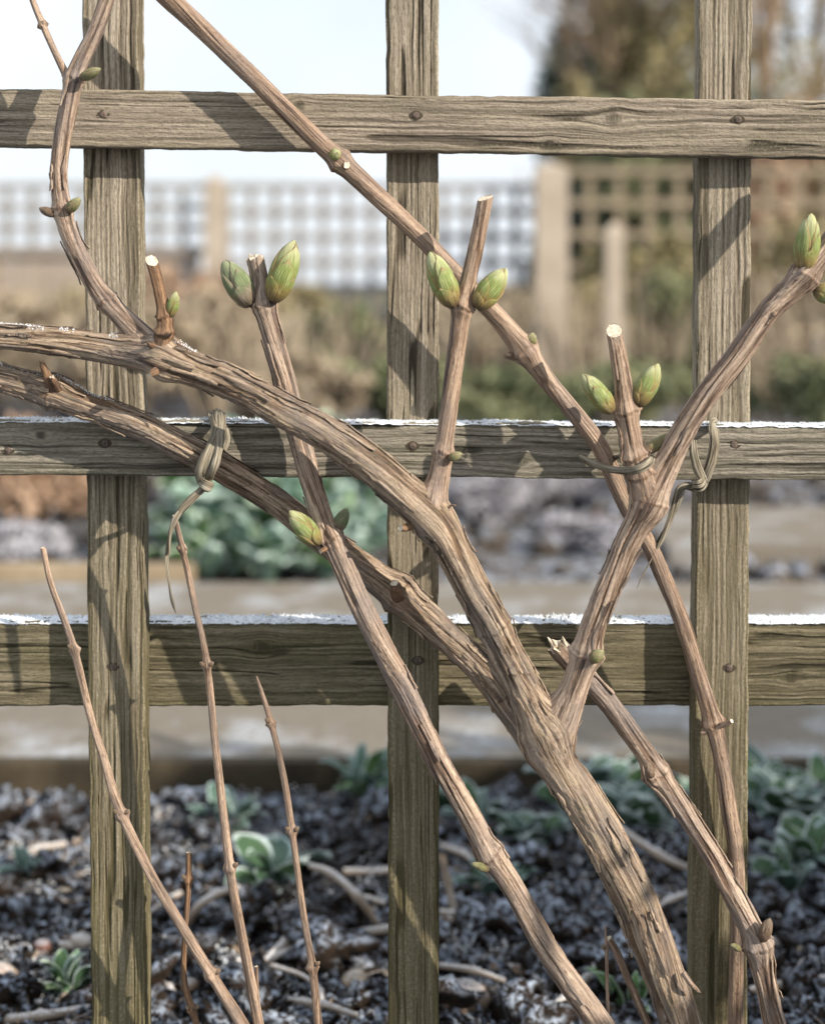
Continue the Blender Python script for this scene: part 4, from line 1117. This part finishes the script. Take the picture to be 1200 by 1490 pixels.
M['leaf'] = leaf_mat('frosted_leaf', (0.035, 0.095, 0.025), (0.52, 0.60, 0.60), 0.22)
M['leaf_blue'] = leaf_mat('frosted_blue_leaf', (0.045, 0.10, 0.06), (0.45, 0.56, 0.56), 0.38)
M['leaf_brown'] = leaf_mat('frosted_brown_leaf', (0.16, 0.07, 0.045), (0.6, 0.6, 0.6), 0.35)
M['leaf_kale'] = leaf_mat('kale_leaf', (0.10, 0.20, 0.13), (0.50, 0.62, 0.58), 0.6)
M['leaf_bright'] = leaf_mat('bright_leaf', (0.07, 0.17, 0.03), (0.5, 0.6, 0.5), 0.35)


def leaf_mesh(L, W, cup, bend, seed):
    n1, n2 = 13, 9
    f = np.linspace(0, 1, n1); g = np.linspace(-1, 1, n2)
    FF, GG = np.meshgrid(f, g, indexing='ij')
    half = W * (np.sin(np.pi * FF ** 0.75) ** 0.7) * 0.5 + W * 0.02
    half *= 1 + 0.10 * noise(FF * 5, GG * 2, seed, seed)
    x = FF * L; y = GG * half
    z = bend * np.sin(FF * np.pi * 0.55) * L - bend * 0.55 * FF ** 2 * L + cup * (GG ** 2) * W * 0.5 + 0.04 * W * noise(FF * 4, GG * 3, seed + .5, seed + 2)
    edge = np.maximum(np.abs(GG), FF ** 2 * 0.98)
    V = np.stack([x, y, z], -1).reshape(-1, 3)
    th = np.array([0, 0, W * 0.012])
    F = quads_grid(n1, n2, False); k = len(V)
    V2 = np.vstack([V, V - th]); F2 = np.vstack([F, F[:, ::-1] + k])
    return mesh_np('leaf', V2, F2, {'be': np.concatenate([edge.ravel()] * 2)})


LEAVES = [leaf_mesh(1.0, 0.62, 0.28, 0.30, 3), leaf_mesh(1.0, 0.75, 0.35, 0.2, 5), leaf_mesh(1.0, 0.5, 0.2, 0.45, 8), leaf_mesh(1.0, 0.34, 0.15, 0.55, 11)]


def rosette(name, label, cat, base, n, L, mats, seed, tilt=(0.15, 1.0), stalk=0.3, group=None, kinds=(0, 1, 2)):
    rs = random.Random(seed)
    e = thing(name, label, cat, base, group)
    for k in range(n):
        a = k * 2.399 + rs.uniform(-0.4, 0.4); el = rs.uniform(*tilt); l = L * rs.uniform(0.6, 1.15)
        src = LEAVES[rs.choice(kinds)]; mt = rs.choice(mats)
        key = (src.name, mt.name)
        if key not in LCACHE:
            me = src.copy(); me.materials.clear(); me.materials.append(mt); LCACHE[key] = me
        o = bpy.data.objects.new('leaf', LCACHE[key]); C.objects.link(o); o.parent = e
        off = Matrix.Rotation(a, 4, 'Z') @ Matrix.Rotation(-el, 4, 'Y') @ Matrix.Rotation(rs.uniform(-0.6, 0.6), 4, 'X')
        d = (Matrix.Rotation(a, 4, 'Z') @ Vector((1, 0, 0)))
        o.matrix_local = Matrix.Translation(d * L * stalk * rs.uniform(0.2, 1.0) + Vector((0, 0, L * stalk * rs.uniform(0.2, 1.2)))) @ off @ Matrix.Scale(l, 4)
    # stalks under the leaves
    bm = bmesh.new()
    for k in range(n):
        a = k * 2.399; d = Vector((math.cos(a), math.sin(a), 0))
        p0 = Vector((0, 0, -0.01)); p1 = d * L * stalk * 0.6 + Vector((0, 0, L * stalk * 0.7)); r = L * 0.035
        sd = Vector((-d.y, d.x, 0)) * r; up = Vector((0, 0, r))
        q = [bm.verts.new(p + w) for p in (p0, p1) for w in (sd, up, -sd)]
        for i in range(3): bm.faces.new((q[i], q[(i + 1) % 3], q[3 + (i + 1) % 3], q[3 + i]))
    me = bpy.data.meshes.new('stalks'); bm.to_mesh(me); bm.free()
    link('stalks', me, mats[0], e)
    return e


LCACHE = {}
grp = 'frosted leafy plants growing in the soil bed'
rosette('leafy_plant', 'frost edged leafy plant with round cupped leaves just left of the trunk', 'plant', on(770, 1245), 20, 0.035, [M['leaf'], M['leaf_blue']], 5, group=grp)
rosette('leafy_plant', 'frosted green plant behind the trunk near the edging board', 'plant', on(850, 1185), 27, 0.050, [M['leaf'], M['leaf_blue']], 9, group=grp)
rosette('leafy_plant', 'low frosted plant between the middle slat and the budded cane', 'plant', on(690, 1215), 18, 0.035, [M['leaf_blue'], M['leaf']], 12, group=grp)
rosette('leafy_plant', 'leafy plant with broad rimed leaves right of the trunk', 'plant', on(930, 1215), 26, 0.047, [M['leaf'], M['leaf_blue']], 15, group=grp)
rosette('leafy_plant', 'dense frosted plant right of the right slat', 'plant', on(1135, 1215), 35, 0.047, [M['leaf'], M['leaf_blue']], 19, group=grp)
rosette('leafy_plant', 'frosted plant with a browned leaf beyond the right slat', 'plant', on(1180, 1270), 27, 0.047, [M['leaf'], M['leaf_bright'], M['leaf'], M['leaf_blue'], M['leaf'], M['leaf_brown']], 22, group=grp)
rosette('leafy_plant', 'small bright green seedling clump at the foot of the left slat', 'plant', on(100, 1455), 20, 0.025, [M['leaf_bright'], M['leaf']], 25, kinds=(2, 3), group=grp)
rosette('leafy_plant', 'whitish frosted tuft behind the brown tied twig', 'plant', on(335, 1215), 27, 0.035, [M['leaf_blue']], 28, kinds=(2, 3), group=grp)
rosette('leafy_plant', 'pale green tuft beside the middle slat near the edging board', 'plant', on(530, 1180), 31, 0.039, [M['leaf_blue'], M['leaf_bright']], 31, kinds=(2, 3), group=grp)
rosette('leafy_plant', 'flattened frosted weed with drooping leaves behind the tied twig', 'plant', on(395, 1290), 16, 0.040, [M['leaf_blue'], M['leaf']], 34, tilt=(-0.2, 0.6), group=grp)
rosette('leafy_plant', 'small round leaved weed at the foot of the cane, left of its bend', 'plant', on(705, 1300), 11, 0.034, [M['leaf_blue'], M['leaf']], 37, group=grp)
rosette('leafy_plant', 'green shoots between the cane and the trunk at the bottom', 'plant', on(915, 1484), 10, 0.034, [M['leaf_bright']], 40, kinds=(3,), group=grp)
rosette('leafy_plant', 'frosted seedling right of the budded twig foot', 'plant', on(820, 1120), 15, 0.034, [M['leaf'], M['leaf_blue']], 43, group=grp)
rosette('leafy_plant', 'grey green frosted tuft left of the left slat by the edging', 'plant', on(40, 1290), 11, 0.025, [M['leaf_blue']], 46, kinds=(2, 3), group=grp)

for q, (px, py, n_, L_, lab) in enumerate(((655, 1185, 14, .034, 'rimed weed touching the right side of the middle slat'), (905, 1160, 18, .040, 'leafy weed right behind the trunk at the edging'), (985, 1185, 16, .038, 'rimed weed touching the left side of the right slat'), (1105, 1165, 18, .038, 'frosted weed touching the right side of the right slat'), (1195, 1180, 18, .040, 'frosted weed at the outer end of the leafy row'), (1150, 1300, 12, .034, 'low green weed in front of the leafy row'))):
    rosette('leafy_plant', lab, 'plant', on(px, py), n_, L_, [M['leaf'], M['leaf_blue'], M['leaf']], 60 + q, tilt=(-0.1, 1.1), group=grp)

# ------------------------------------------------------------------ the garden beyond
def leaf_cloud(name, parent, mat, n, centre, rad, size, seed, clumps=14, fall=0.5, shape=None):
    rs = np.random.default_rng(seed)
    ce = rs.normal(size=(clumps, 3)); ce /= np.linalg.norm(ce, axis=1)[:, None]; ce *= rs.uniform(0.25, 0.85, (clumps, 1)); ce[:, 2] *= 0.95
    cr = rs.uniform(0.22, 0.45, clumps)
    k = rs.integers(0, clumps, n)
    d = rs.normal(size=(n, 3)); d /= np.linalg.norm(d, axis=1)[:, None]; d *= (rs.uniform(0, 1, n) ** fall)[:, None]
    p = ce[k] + d * cr[k][:, None]
    if shape == 'cone':
        p[:, :2] *= np.clip(0.55 - 0.5 * p[:, 2:3], 0.05, 1.2)
    p = p * np.asarray(rad)[None] + np.asarray(centre)[None]
    a = rs.normal(size=(n, 3)); a /= np.linalg.norm(a, axis=1)[:, None]
    b = np.cross(a, rs.normal(size=(n, 3))); b /= np.linalg.norm(b, axis=1)[:, None]
    s = (size * rs.uniform(0.6, 1.4, n))[:, None]
    c = np.cross(a, b)
    V = np.stack([p - a * s, p + b * s * 0.45 + c * s * 0.12, p + a * s, p - b * s * 0.45 + c * s * 0.12], 1).reshape(-1, 3)
    F = np.arange(n * 4).reshape(n, 4)
    return put(name, mesh_np(name, V, F, smooth=False), mat, parent)


def foliage_mat(name, a, b, scale=3.0):
    n = NT(name)
    n.col(n.mix(n.rng(n.noise(n.geopos(), scale, 4, 0.7), 0.35, 0.65), a, b)); n.b.inputs['Roughness'].default_value = 0.7
    return n.m


M['f_kale'] = foliage_mat('kale_leaves', (0.07, 0.14, 0.11), (0.24, 0.33, 0.29), 9)
M['f_olive'] = foliage_mat('olive_leaves', (0.15, 0.13, 0.06), (0.34, 0.29, 0.16), 5)
M['f_dark'] = foliage_mat('dark_evergreen', (0.05, 0.08, 0.07), (0.13, 0.15, 0.10), 2.5)
M['f_brown'] = foliage_mat('dead_brown_leaves', (0.27, 0.17, 0.11), (0.44, 0.32, 0.23), 5)
M['f_tan'] = foliage_mat('tan_grass', (0.25, 0.20, 0.14), (0.42, 0.35, 0.26), 5)
M['f_green'] = foliage_mat('green_shrub', (0.075, 0.10, 0.05), (0.25, 0.25, 0.14), 5)
M['f_grey'] = foliage_mat('frosty_lavender', (0.24, 0.22, 0.24), (0.46, 0.46, 0.50), 8)
M['far_bark'] = mottled('far_bark', (0.16, 0.11, 0.075), (0.32, 0.235, 0.165), 6)


def limbs(parent, name, segs, mat, ns=7):
    """tapered limbs: list of (p0, p1, r0, r1)"""
    V = []; F = []
    for p0, p1, r0, r1 in segs:
        p0 = np.array(p0, float); p1 = np.array(p1, float); t = p1 - p0; t /= np.linalg.norm(t)
        a = np.cross(t, (0.3, 0.9, 0.2)); a /= np.linalg.norm(a); b = np.cross(t, a); k = len(V)
        for p, r in ((p0, r0), (p1, r1)):
            for i in range(ns):
                w = 2 * math.pi * i / ns; V.append(p + (a * math.cos(w) + b * math.sin(w)) * r)
        for i in range(ns): F.append((k + i, k + (i + 1) % ns, k + ns + (i + 1) % ns, k + ns + i))
    return put(name, mesh_np(name, np.array(V), np.array(F)), mat, parent)


def branch_tree(base, h, seed, spread=0.5, levels=4, r=0.12, kids=4):
    rs = random.Random(seed); segs = []
    def grow(p, d, ln, rad, lev):
        q = p
        for k in range(3):
            d2 = (d + Vector((rs.uniform(-.18, .18), rs.uniform(-.18, .18), rs.uniform(-.05, .12)))).normalized()
            e = q + d2 * ln / 3; r2 = rad * 0.84
            segs.append((q[:], e[:], rad, r2)); q, d, rad = e, d2, r2
            if lev < levels and (k > 0 or lev > 0):
                for _ in range(rs.choice((1, 2)) if lev else rs.choice((2, 3))):
                    a = rs.uniform(0, 6.28); s_ = rs.uniform(0.45, 1.0) * spread * 1.6
                    nd = (d + Vector((math.cos(a) * s_, math.sin(a) * s_, rs.uniform(-0.1, 0.35)))).normalized()
                    grow(q, nd, ln * rs.uniform(0.5, 0.72), rad * 0.6, lev + 1)
    grow(Vector(base), Vector((0, 0, 1)), h * 0.5, r, 0)
    return segs


def shrub(label, px, Y, w, h, mat, seed, n=1500, size=0.03, name='shrub', cat='shrub', z0=0.0, group='shrubs and dry plants in the far beds', stems=7):
    x = (px - CX) / FPX * Y
    e = thing(name, label, cat, (x, Y, z0), group)
    leaf_cloud('crown', e, mat, n, (x, Y, z0 + h * 0.55), (w * 0.5, w * 0.5, h * 0.5), size, seed, clumps=16)
    rs = random.Random(seed)
    segs = []
    for k in range(stems):
        a = rs.uniform(0, 6.28); q = rs.uniform(0.1, 0.42) * w
        segs.append(((x, Y, z0 - 0.02), (x + q * math.cos(a), Y + q * math.sin(a), z0 + h * rs.uniform(0.6, 1.0)), size * 0.3, size * 0.12))
    limbs(e, 'stems', segs, M['far_bark'], 5)
    return e


# frosted kale-like clump beyond the path
for k, (px, Y, w, h) in enumerate(((335, 2.62, .20, .20), (420, 2.55, .22, .17), (500, 2.60, .20, .15), (455, 2.95, .26, .22), (375, 3.1, .24, .22), (548, 3.0, .18, .16), (300, 2.44, .16, .13), (390, 2.42, .16, .12), (475, 2.44, .16, .12))):
    x = (px - CX) / FPX * Y
    lab = ['frosty blue green kale right of the left slat', 'broad frosty kale beneath the hanging tie', 'low kale beside the budded cane', 'tall kale in the middle of the clump', 'kale at the back of the clump by the tie', 'kale by the middle slat', 'small kale at the front edge of the clump by the left slat', 'small kale at the front edge of the clump under the dangling tie', 'small kale at the front edge of the clump under the slanting arm'][k]
    rosette('kale_plant', lab, 'kale', (x, Y, 0.0), 34, h * 0.62, [M['leaf_kale'], M['leaf_kale'], M['leaf_bright']], 300 + k, tilt=(0.0, 1.25), stalk=0.75, group='kale plants beyond the path')

mids = [
    ('rusty brown dead fern clump left of the left slat', 40, 2.85, .40, .24, 'f_brown', .018), ('brown withered shrub at the left behind the rails', 105, 3.05, .40, .24, 'f_brown', .018),
    ('grey frosted lavender left of the left slat', 15, 2.52, .26, .08, 'f_grey', .012), ('grey frosted lavender mound right of the middle slat', 700, 2.95, .34, .15, 'f_grey', .012),
    ('pale frosted mound left of the right arm', 790, 3.2, .36, .17, 'f_grey', .012), ('pinkish grey frosted mound behind the crossing canes', 860, 2.7, .26, .08, 'f_grey', .012),
    ('grey frosted lavender beneath the hanging raffia ends', 950, 3.1, .32, .15, 'f_grey', .012), ('dark green clipped shrub right of the right slat', 1165, 4.2, .60, .30, 'f_green', .025),
    ('pale dry grass clump behind the left slat', 190, 5.2, .6, .50, 'f_tan', .04), ('tan dry perennial below the pointed post', 300, 6.0, .7, .55, 'f_tan', .04),
    ('reddish brown shrub beside the pointed post', 262, 7.2, .8, .62, 'f_brown', .045), ('olive shrub in front of the lattice', 440, 7.6, .9, .55, 'f_olive', .045),
    ('green shrub under the lattice left of the middle slat', 510, 7.0, .8, .50, 'f_green', .045), ('olive brown shrub beneath the lattice', 380, 8.2, .9, .58, 'f_olive', .05),
    ('dry tan shrub right of the middle slat', 690, 6.4, .7, .50, 'f_tan', .045), ('green grey shrub by the thick pale post', 745, 7.0, .8, .50, 'f_green', .035),
    ('low tan grass behind the budded cane', 430, 4.6, .5, .30, 'f_tan', .035), ('green perennial under the middle rail right of the tie', 560, 5.0, .6, .30, 'f_green', .035),
    ('brown shrub beneath the brown lattice', 850, 6.6, .7, .60, 'f_olive', .035), ('olive shrub against the brown lattice', 940, 7.2, .9, .75, 'f_olive', .05),
    ('dark green shrub left of the right slat', 985, 6.2, .6, .55, 'f_green', .045), ('tan shrub right of the right slat', 1120, 6.8, .8, .60, 'f_tan', .045),
    ('olive shrub at the right beneath the budded arm', 1190, 7.4, .9, .85, 'f_olive', .05), ('green low shrub under the middle rail at the right', 720, 4.6, .6, .25, 'f_green', .035),
    ('olive green plant under the pruned stout shoot', 890, 4.8, .6, .28, 'f_green', .035), ('brown dry plant at far left before the planks', -40, 5.6, .9, .6, 'f_tan', .045),
    ('olive shrub at the far left before the planks', 90, 7.6, .9, .48, 'f_olive', .045), ('tan brown shrub beyond the right slat', 1060, 8.0, .9, .8, 'f_brown', .05),
]
for k, (lab, px, Y, w, h, mt, sz) in enumerate(mids):
    shrub(lab, px, Y, w, h, M[mt], 400 + k, n=int(1500 + 1600 * w), size=sz * 0.75)

def stalks(label, px, Y, w, h, n, seed, r=0.008, mat='f_tan'):
    x = (px - CX) / FPX * Y; rs = random.Random(seed)
    e = thing('dry_stalks', label, 'dry plant', (x, Y, 0), 'clumps of dry upright stalks in the far beds')
    segs = []
    for k in range(n):
        a, b = rs.uniform(-.5, .5) * w, rs.uniform(-.5, .5) * w; hh = h * rs.uniform(.55, 1.0); l = rs.uniform(-.18, .18)
        segs.append(((x + a * .5, Y + b * .5, -0.02), (x + a + l * hh, Y + b, hh), r, r * .45))
        if k % 2: segs.append(((x + a * .75 + l * hh * .5, Y + b * .75, hh * .5), (x + a + l * hh * .5 + rs.uniform(-.1, .1), Y + b, hh * .92), r * .7, r * .3))
    limbs(e, 'stems', segs, M[mat], 5)
    return e


for k, (lab, px, Y, w, h, n) in enumerate((('tan dry stalks in front of the plank fence at far left', 40, 6.2, .9, .66, 60), ('tall dry stalks between the left slat and pointed post', 245, 6.6, .7, .62, 45),
        ('dry leaning stalks under the lattice left of the middle slat', 480, 6.0, .9, .50, 50), ('dry stalks between the middle slat and the thick pale post', 710, 5.9, .6, .52, 45), ('brown upright stalks between thick post and slim stake', 848, 5.6, .4, .55, 40),
        ('brown stalks left of the right slat under the lattice', 960, 6.0, .7, .60, 45), ('dry stalks right of the right slat', 1150, 6.0, .9, .60, 55), ('pale stalks under the pointed post', 345, 5.5, .6, .45, 40))):
    stalks(lab, px, Y, w, h, n, 800 + k)

# lattice-topped plank fence
YF = 12.0
M['fence_wood'] = mottled('fence_wood', (0.24, 0.19, 0.15), (0.36, 0.30, 0.245), 5, 0.9)
M['fence_post'] = mottled('fence_post', (0.33, 0.275, 0.22), (0.43, 0.37, 0.30), 5, 0.9)
M['lath'] = mottled('lath', (0.22, 0.21, 0.20), (0.32, 0.31, 0.30), 5, 0.9)


def fx(px, Y=YF): return (px - CX) / FPX * Y
def fz(py, Y=YF): return CAMH - (py - HZ) / FPX * Y


def instance_child(name, me, parent, loc, rot=(0, 0, 0)):
    o = bpy.data.objects.new(name, me); C.objects.link(o); o.parent = parent; o.location = loc; o.rotation_euler = rot
    return o


def lattice(e, xa, xb, za, zb, pitch, lw, mat, Y):
    base = Vector(e.location)
    nv = max(2, round((xb - xa) / pitch)); nh = max(2, round((zb - za) / pitch))
    vm = box_mesh('lath', -lw / 2, lw / 2, 0, 0.02, 0, zb - za, 0.003); vm.materials.append(mat)
    hm = box_mesh('lath', 0, xb - xa, 0, 0.02, -lw / 2, lw / 2, 0.003); hm.materials.append(mat)
    for k in range(nv + 1): instance_child('lath', vm, e, Vector((xa + (xb - xa) * k / nv, Y, za)) - base)
    for k in range(nh + 1): instance_child('lath', hm, e, Vector((xa, Y - 0.022, za + (zb - za) * k / nh)) - base)


def post(e, x, Y, w, z1, mat, point=0.10, name='post'):
    bm = bmesh.new()
    b = [bm.verts.new((x + sx * w / 2, Y + sy * w / 2, -0.1)) for sx, sy in ((-1, -1), (1, -1), (1, 1), (-1, 1))]
    t = [bm.verts.new((x + sx * w / 2, Y + sy * w / 2, z1)) for sx, sy in ((-1, -1), (1, -1), (1, 1), (-1, 1))]
    a = bm.verts.new((x, Y, z1 + point))
    for k in range(4):
        bm.faces.new((b[k], b[(k + 1) % 4], t[(k + 1) % 4], t[k])); bm.faces.new((t[k], t[(k + 1) % 4], a))
    me = bpy.data.meshes.new(name); bm.to_mesh(me); bm.free()
    return put(name, me, mat, e)


fence = thing('lattice_fence', 'pale plank fence topped with open square lattice, blurred beyond the left slat', 'fence', (fx(20), YF, 0))
post(fence, fx(315), YF - 0.06, 0.165, fz(268), M['fence_post'], 0.10)
post(fence, fx(-240), YF - 0.06, 0.165, fz(268), M['fence_post'], 0.10)
post(fence, fx(-800), YF - 0.06, 0.165, fz(268), M['fence_post'], 0.10)
lattice(fence, fx(-790), fx(302), fz(362), fz(272), 0.208, 0.066, M['lath'], YF)
pm = box_mesh('plank', -0.062, 0.062, 0, 0.022, -0.05, fz(366), 0.004); pm.materials.append(M['fence_wood'])
x = fx(-790)
while x < fx(300):
    instance_child('plank', pm, fence, Vector((x, YF + 0.02 + random.uniform(0, .01), random.uniform(-0.02, 0.012))) - Vector(fence.location)); x += 0.132
rail_m = box_mesh('fence_rail', fx(-790), fx(302), YF - 0.03, YF + 0.015, fz(372), fz(364), 0.004)
put('fence_rail', rail_m, M['fence_wood'], fence)

fence = thing('lattice_fence', 'tall open lattice panel between the pointed post and the thick pale post', 'fence', (fx(560), YF + 0.01, 0))
lattice(fence, fx(330), fx(785), fz(455), fz(272), 0.208, 0.066, M['lath'], YF + 0.01)
post(fence, fx(790), YF + 0.01, 0.12, fz(268), M['fence_post'], 0.05)
pm = box_mesh('plank', -0.062, 0.062, 0, 0.022, -0.05, fz(458), 0.004); pm.materials.append(M['fence_wood'])
x = fx(332)
while x < fx(785):
    instance_child('plank', pm, fence, Vector((x, YF + 0.03, random.uniform(-0.02, 0.012))) - Vector(fence.location)); x += 0.132

YB = 9.0
M['brown_lath'] = mottled('brown_lath', (0.20, 0.16, 0.11), (0.32, 0.265, 0.19), 5, 0.9)
fence = thing('lattice_fence', 'brown square lattice overgrown with evergreens behind the right slat', 'fence', (fx(1000, YB), YB, 0))
lattice(fence, fx(815, YB), fx(1420, YB), 0.05, fz(250, YB), 0.185, 0.05, M['brown_lath'], YB)
pt_ = thing('fence_post', 'thick pale wooden post at the left end of the brown lattice', 'post', (fx(801, 5.6), 5.6, 0))
post(pt_, fx(801, 5.6), 5.6, 0.125, fz(246, 5.6), M['fence_post'], 0.03, 'shaft')
pt_ = thing('fence_post', 'slim pale stake in front of the brown lattice', 'post', (fx(893, 5.2), 5.2, 0))
post(pt_, fx(893, 5.2), 5.2, 0.065, fz(335, 5.2), M['fence_post'], 0.03, 'shaft')

# trees and hedge behind
def tree(label, px, Y, h, seed, leafmat=None, crown=None, n=5000, size=0.08, levels=3, r=0.10, spread=0.5, shape=None, name='tree', z0=0.0):
    x = fx(px, Y)
    e = thing(name, label, 'tree', (x, Y, 0), 'trees beyond the fences')
    limbs(e, 'trunk', branch_tree((x, Y, -0.1), h, seed, spread, levels, r), M['far_bark'], 6)
    if leafmat is not None:
        (cz, rx, rz) = crown
        leaf_cloud('crown', e, leafmat, n, (x, Y, cz), (rx, rx, rz), size, seed, clumps=26, shape=shape)
    return e


tree('dark blue green conifer rising behind the thick pale post', 842, 17.0, 5.2, 501, M['f_dark'], (2.7, 0.62, 2.1), 1500, .10, 2, .12, .35, None, 'conifer_tree')
tree('olive ivy covered tree left of the right slat', 950, 15.5, 5.6, 503, M['f_olive'], (3.5, 0.9, 1.7), 2000, .08, 4, .10, .45, None, 'ivy_tree')
tree('bare brown tree behind the top of the right slat', 905, 19.0, 8.5, 507, M['f_brown'], (4.0, 1.5, 2.2), 1500, .07, 4, .12, .42, None, 'bare_tree')
tree('bare brown tree right of the right slat', 1130, 16.0, 8.0, 511, M['f_olive'], (2.9, 1.2, 2.0), 1000, .06, 4, .10, .42, None, 'bare_tree')
tree('thin bare tree at the right edge with pale branches', 1215, 18.0, 8.6, 513, M['f_tan'], (3.2, 1.4, 2.6), 900, .06, 4, .11, .45, None, 'bare_tree')
tree('bare tree with tangled twigs above the brown lattice', 1010, 20.0, 8.8, 517, M['f_olive'], (3.8, 1.6, 2.4), 1400, .07, 4, .12, .5, None, 'bare_tree')
hedges = [(840, 11.5, 1.3, 1.45, 'f_dark'), (930, 10.6, 1.3, 1.75, 'f_green'), (1010, 11.2, 1.4, 1.9, 'f_olive'), (1090, 10.4, 1.3, 1.6, 'f_brown'), (1165, 11.0, 1.4, 1.8, 'f_green'), (1250, 10.6, 1.4, 1.6, 'f_olive'), (880, 12.6, 1.5, 2.0, 'f_olive'), (1060, 12.8, 1.6, 2.1, 'f_dark')]
hl = ['dark evergreen bush behind the left end of the brown lattice', 'green bush behind the brown lattice', 'olive bush behind the brown lattice by the right slat', 'russet bush hidden by the right slat', 'green bush behind the brown lattice under the budded arm', 'olive bush at the far right behind the brown lattice', 'tall olive bush rising over the brown lattice', 'tall dark bush rising beside the right slat']
for k, ((px, Y, w, h, mt), lab) in enumerate(zip(hedges, hl)):
    shrub(lab, px, Y, w, h * 1.2, M[mt], 600 + k, n=2600, size=.06, name='hedge_bush', cat='bush', group='bushes behind the brown lattice')

# ------------------------------------------------------------------ evergreen shrubs added out of view on the right to shade bed and path
M['f_shade_shrub'] = foliage_mat('shade_shrub_leaves', (0.022, 0.045, 0.02), (0.06, 0.09, 0.035), 8)
def add_shade_shrub(label, x, y, w, h, n, seed, size=0.030):
    e = thing('shade_shrub', label, 'shrub', (x, y, 0), 'unseen evergreen shrubs added right of the trellis for shade')
    leaf_cloud('crown', e, M['f_shade_shrub'], n, (x, y, h * 0.5), (w * 0.62, 0.36, h * 0.56), size, seed, clumps=34, fall=0.4)
    limbs(e, 'stems', [((x, y, -0.03), (x + 0.5 * w * math.cos(k * 1.9), y + 0.22 * math.sin(k * 1.9), h * (0.7 + 0.1 * (k % 3))), 0.010, 0.004) for k in range(9)], M['far_bark'], 6)


add_shade_shrub('low sparse evergreen shrub added out of view to dapple the trellis foot with shade', 0.78, 0.32, 0.40, 0.56, 420, 701)
add_shade_shrub('dense evergreen shrub added out of view to shade the soil bed', 1.62, 0.34, 0.62, 1.12, 5200, 703, 0.034)
add_shade_shrub('tall evergreen shrub added out of view to shade the path', 2.75, 0.25, 0.75, 1.75, 5200, 705, 0.045)
